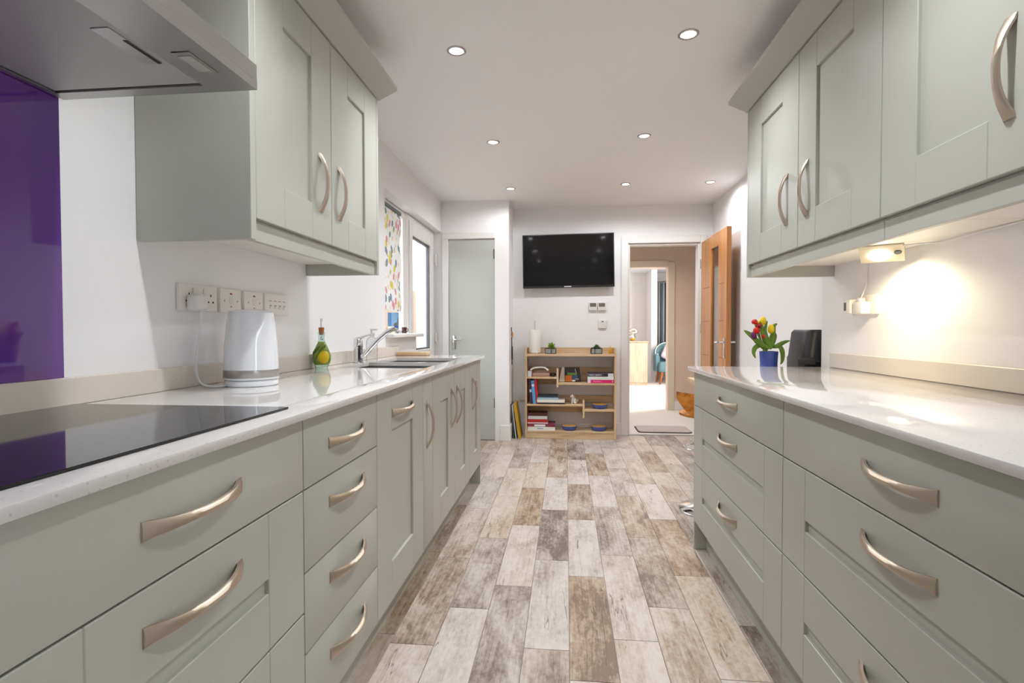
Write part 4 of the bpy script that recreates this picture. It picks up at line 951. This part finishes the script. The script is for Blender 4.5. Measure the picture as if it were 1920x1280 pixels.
for i, ((lb, p, q, m, r, dy), lf) in enumerate(zip(tul, lfs)):
    P = V(*p, dy); Q = V(*q, dy)
    root = V(560+30*math.sin(i*2.1), 760, .012*math.cos(i*1.7))
    t = thing('tulip', lb, 'tulip', root, 'tulips in the blue jug')
    low = Vector((VX+.012*math.sin(i*2.1), VY+.010*math.cos(i*1.7), VZ+.10))
    G().tube(smooth_pts([low, root+Vector((0, 0, .01)), (root*.45+P*.55)+Vector((0, 0, .006)), P+(Q-P)*.06], 4), .0032, 8).build('stem', m_stem, t, 60)
    g = G(); bloom(g, P, Q-P, r*1.12, (Q-P).length*1.06); g.build('bloom', m, t, 60)
    leaf([V(x, y, dy*.6+(.012 if i % 2 else -.012)) for x, y in lf], .0115, 'leaf', t)
    if i in (5, 6): leaf([V(x, y, -.02 if i == 6 else .0) for x, y in extra[i-5]], .0105, 'leaf', t)
FX0, FX1, FY0, FY1, FZ = 1.182, 1.39, 2.74, 2.98, .7502
t = thing('air_fryer', 'black air fryer with a pull-out drawer at the end of the worktop', 'air fryer', ((FX0+FX1)/2, 2.86, FZ))
g = G(); n = 32; rings = []
def rr_ring(x0, x1, y0, y1, z, r=.05):
    out = []
    for cx, cy, a0 in ((x1-r, y1-r, 0), (x0+r, y1-r, PI/2), (x0+r, y0+r, PI), (x1-r, y0+r, 3*PI/2)):
        for k in range(7): a = a0+k*PI/12; out.append((cx+r*math.cos(a), cy+r*math.sin(a), z))
    return out
g.skin([rr_ring(FX0-.012+.02*k, FX1-.0*k, FY0-.0+.004*k, FY1-.004*k, z) for k, z in ((0, FZ+.0005), (0, FZ+.14), (.25, FZ+.15), (1.0, FZ+.272), (1.6, FZ+.286))])
g.build('body', m_blackp, t, 40)
G().box(FX0+.03, FX0+.16, FY0-.006, FY0-.0006, FZ+.03, FZ+.13, .002).build('drawer_front', m_black, t, 30)
G().box(FX0-.046, FX0+.035, FY0-.03, FY0-.007, FZ+.112, FZ+.148, .008, 3).box(FX0-.046, FX0-.016, FY0-.03, FY0-.007, FZ+.03, FZ+.13, .008, 3).build('drawer_handle', m_blackp, t, 40)

# ------------------------------------------------------------------ hallway and lounge beyond
m = G()
pts = rr_ring(.725, 1.262, 5.385, 5.745, 0, .05)
t = thing('doormat', 'grey pile doormat with a dark edge lying in the doorway', 'mat', (1.0, 5.56, 0))
G().skin([[(x, y, .0006) for x, y, z in pts], [(x, y, .007) for x, y, z in pts]]).build('backing', m_matedge, t, 30)
pts2 = rr_ring(.735, 1.252, 5.398, 5.738, 0, .045)
G().skin([[(x, y, .0072) for x, y, z in pts2], [(x, y, .0125) for x, y, z in pts2]]).build('pile', m_mat, t, 30)
t = thing('sideboard', 'pale oak cabinet standing in the bright lounge beyond the hall', 'cabinet', (1.2, 10.2, 0))
G().box(.75, 1.515, 10.02, 10.40, .0005, .80, .003).build('body', m_cab, t, 30)
G().box(.73, 1.53, 10.0, 10.41, .8003, .822, .003).build('top', m_cab, t, 30)
for x0 in (.76, 1.14): G().box(x0, x0+.365, 10.003, 10.0195, .05, .785, .002).build('door', m_cab, t, 30)
c = (1.235, 10.18, .8225)
t = thing('silver_ornament', 'silver and gold curled ornament on the pale lounge cabinet', 'ornament', c)
G().tube(smooth_pts([(c[0]-.05, c[1], c[2]+.02), (c[0]-.10, c[1], c[2]+.06), (c[0]-.09, c[1], c[2]+.15), (c[0]-.02, c[1], c[2]+.20), (c[0]+.05, c[1], c[2]+.22), (c[0]+.09, c[1], c[2]+.17), (c[0]+.02, c[1], c[2]+.15)], 5), .03, 10).build('curl', m_silver, t, 60)
G().ball((c[0]+.01, c[1], c[2]+.07), .07, (1, 1, 1)).build('bowl', m_silver, t, 60)
G().ball((c[0]+.02, c[1]-.02, c[2]+.045), .05, (1, 1, .8)).build('gold_base', m_gold, t, 60)
# curtain
t = thing('curtain', 'grey and white striped curtain in the lounge bay', 'curtain', (2.0, 10.95, .45))
g = G(); nf = 96; A = Vector((1.86, 11.25)); B = Vector((2.22, 10.75)); dd = (B-A); nn = Vector((dd.y, -dd.x)).normalized()
uvl = []
rows = [.42, .8, 1.2, 1.6, 2.0]
vv = []
for zr in rows:
    line = []
    for i in range(nf+1):
        u = i/nf; p = A+dd*u+nn*(.035*math.sin(u*2*PI*6))
        line.append(g.b.verts.new((p.x, p.y, zr)))
    vv.append(line)
uvlay = g.b.loops.layers.uv.new('UVMap')
for a, b_ in zip(range(4), range(1, 5)):
    for i in range(nf):
        f = g.b.faces.new((vv[a][i], vv[a][i+1], vv[b_][i+1], vv[b_][i]))
        for lp, (uu, v_) in zip(f.loops, ((i/nf, a/4), ((i+1)/nf, a/4), ((i+1)/nf, b_/4), (i/nf, b_/4))): lp[uvlay].uv = (uu, v_)
cu = g.build('fabric', m_curt, t, 60)
sm = cu.modifiers.new('thickness', 'SOLIDIFY'); sm.thickness = .004
G().tube([(1.84, 11.27, 2.02), (2.25, 10.72, 2.02)], .012, 8).build('pole', m_steel, t)
# armchair
t = thing('armchair', 'teal tub armchair with white piping and wooden legs in the lounge', 'armchair', (2.0, 10.42, 0))
ax, ay = 2.02, 10.45
G().box(ax-.26, ax+.26, ay-.24, ay+.22, .22, .42, .05, 4).build('seat', m_teal, t, 60)
g = G(); rings = []
for i in range(21):
    a = math.radians(-25+230*i/20); 
    ca, sa_ = math.cos(a), math.sin(a); h = .56+.22*max(0, sa_)
    ro, ri = .33, .25
    rings.append([(ax+ro*ca, ay+ro*sa_*.9, .24), (ax+ro*1.02*ca, ay+ro*1.02*sa_*.9, h-.02), (ax+(ro+ri)/2*ca, ay+(ro+ri)/2*sa_*.9, h), (ax+ri*ca, ay+ri*sa_*.9, h-.03), (ax+ri*ca, ay+ri*sa_*.9, .24)])
g.skin(rings); g.build('back', m_teal, t, 60)
g = G().tube([(ax+.292*math.cos(math.radians(-25+230*i/20)), ay+.292*.9*math.sin(math.radians(-25+230*i/20)), .565+.22*max(0, math.sin(math.radians(-25+230*i/20)))) for i in range(21)], .009, 8)
g.build('piping', m_piping, t, 60)
for x, y in ((-.20, -.20), (.2, -.2), (-.2, .18), (.2, .18)): G().frustum((ax+x, ay+y, .225), (ax+x*1.2, ay+y*1.15, .001), .026, .016, 12).build('leg', m_chleg, t, 40)
o = G().box(ax-.16, ax+.18, ay-.02, ay+.10, .43, .72, .05, 4).rot(math.radians(24), 'Y', (ax, ay, .56)).build('cushion', m_cush, None, 60, base=(ax, ay, .43))
tag(o, 'pale pink cushion propped in the teal armchair', 'cushion')
# hall ceiling light, out of view, added to brighten the hall
t = thing('downlight', 'added downlight on the hall ceiling, out of view beyond the doorway', 'downlight', (.9, 6.1, CE-.006), 'recessed ceiling downlights')
G().lathe([(.042, CE-.0002), (.042, CE-.004), (.03, CE-.006), (.029, CE-.003)], (.9, 6.1, 0), 24, cap=False).build('bezel', m_bezel, t, 40)
G().frustum((.9, 6.1, CE-.003), (.9, 6.1, CE-.001), .0295, .0295, 24).build('lens', m_lens, t, 40)
d = bpy.data.lights.new('downlight_beam', 'SPOT'); d.energy = HALL_W; d.color = (1, .93, .86); d.spot_size = math.radians(150); d.spot_blend = .8; d.shadow_soft_size = .03
o = bpy.data.objects.new('downlight_beam', d); COL.objects.link(o); o.parent = t; o.location = (0, 0, -.004)
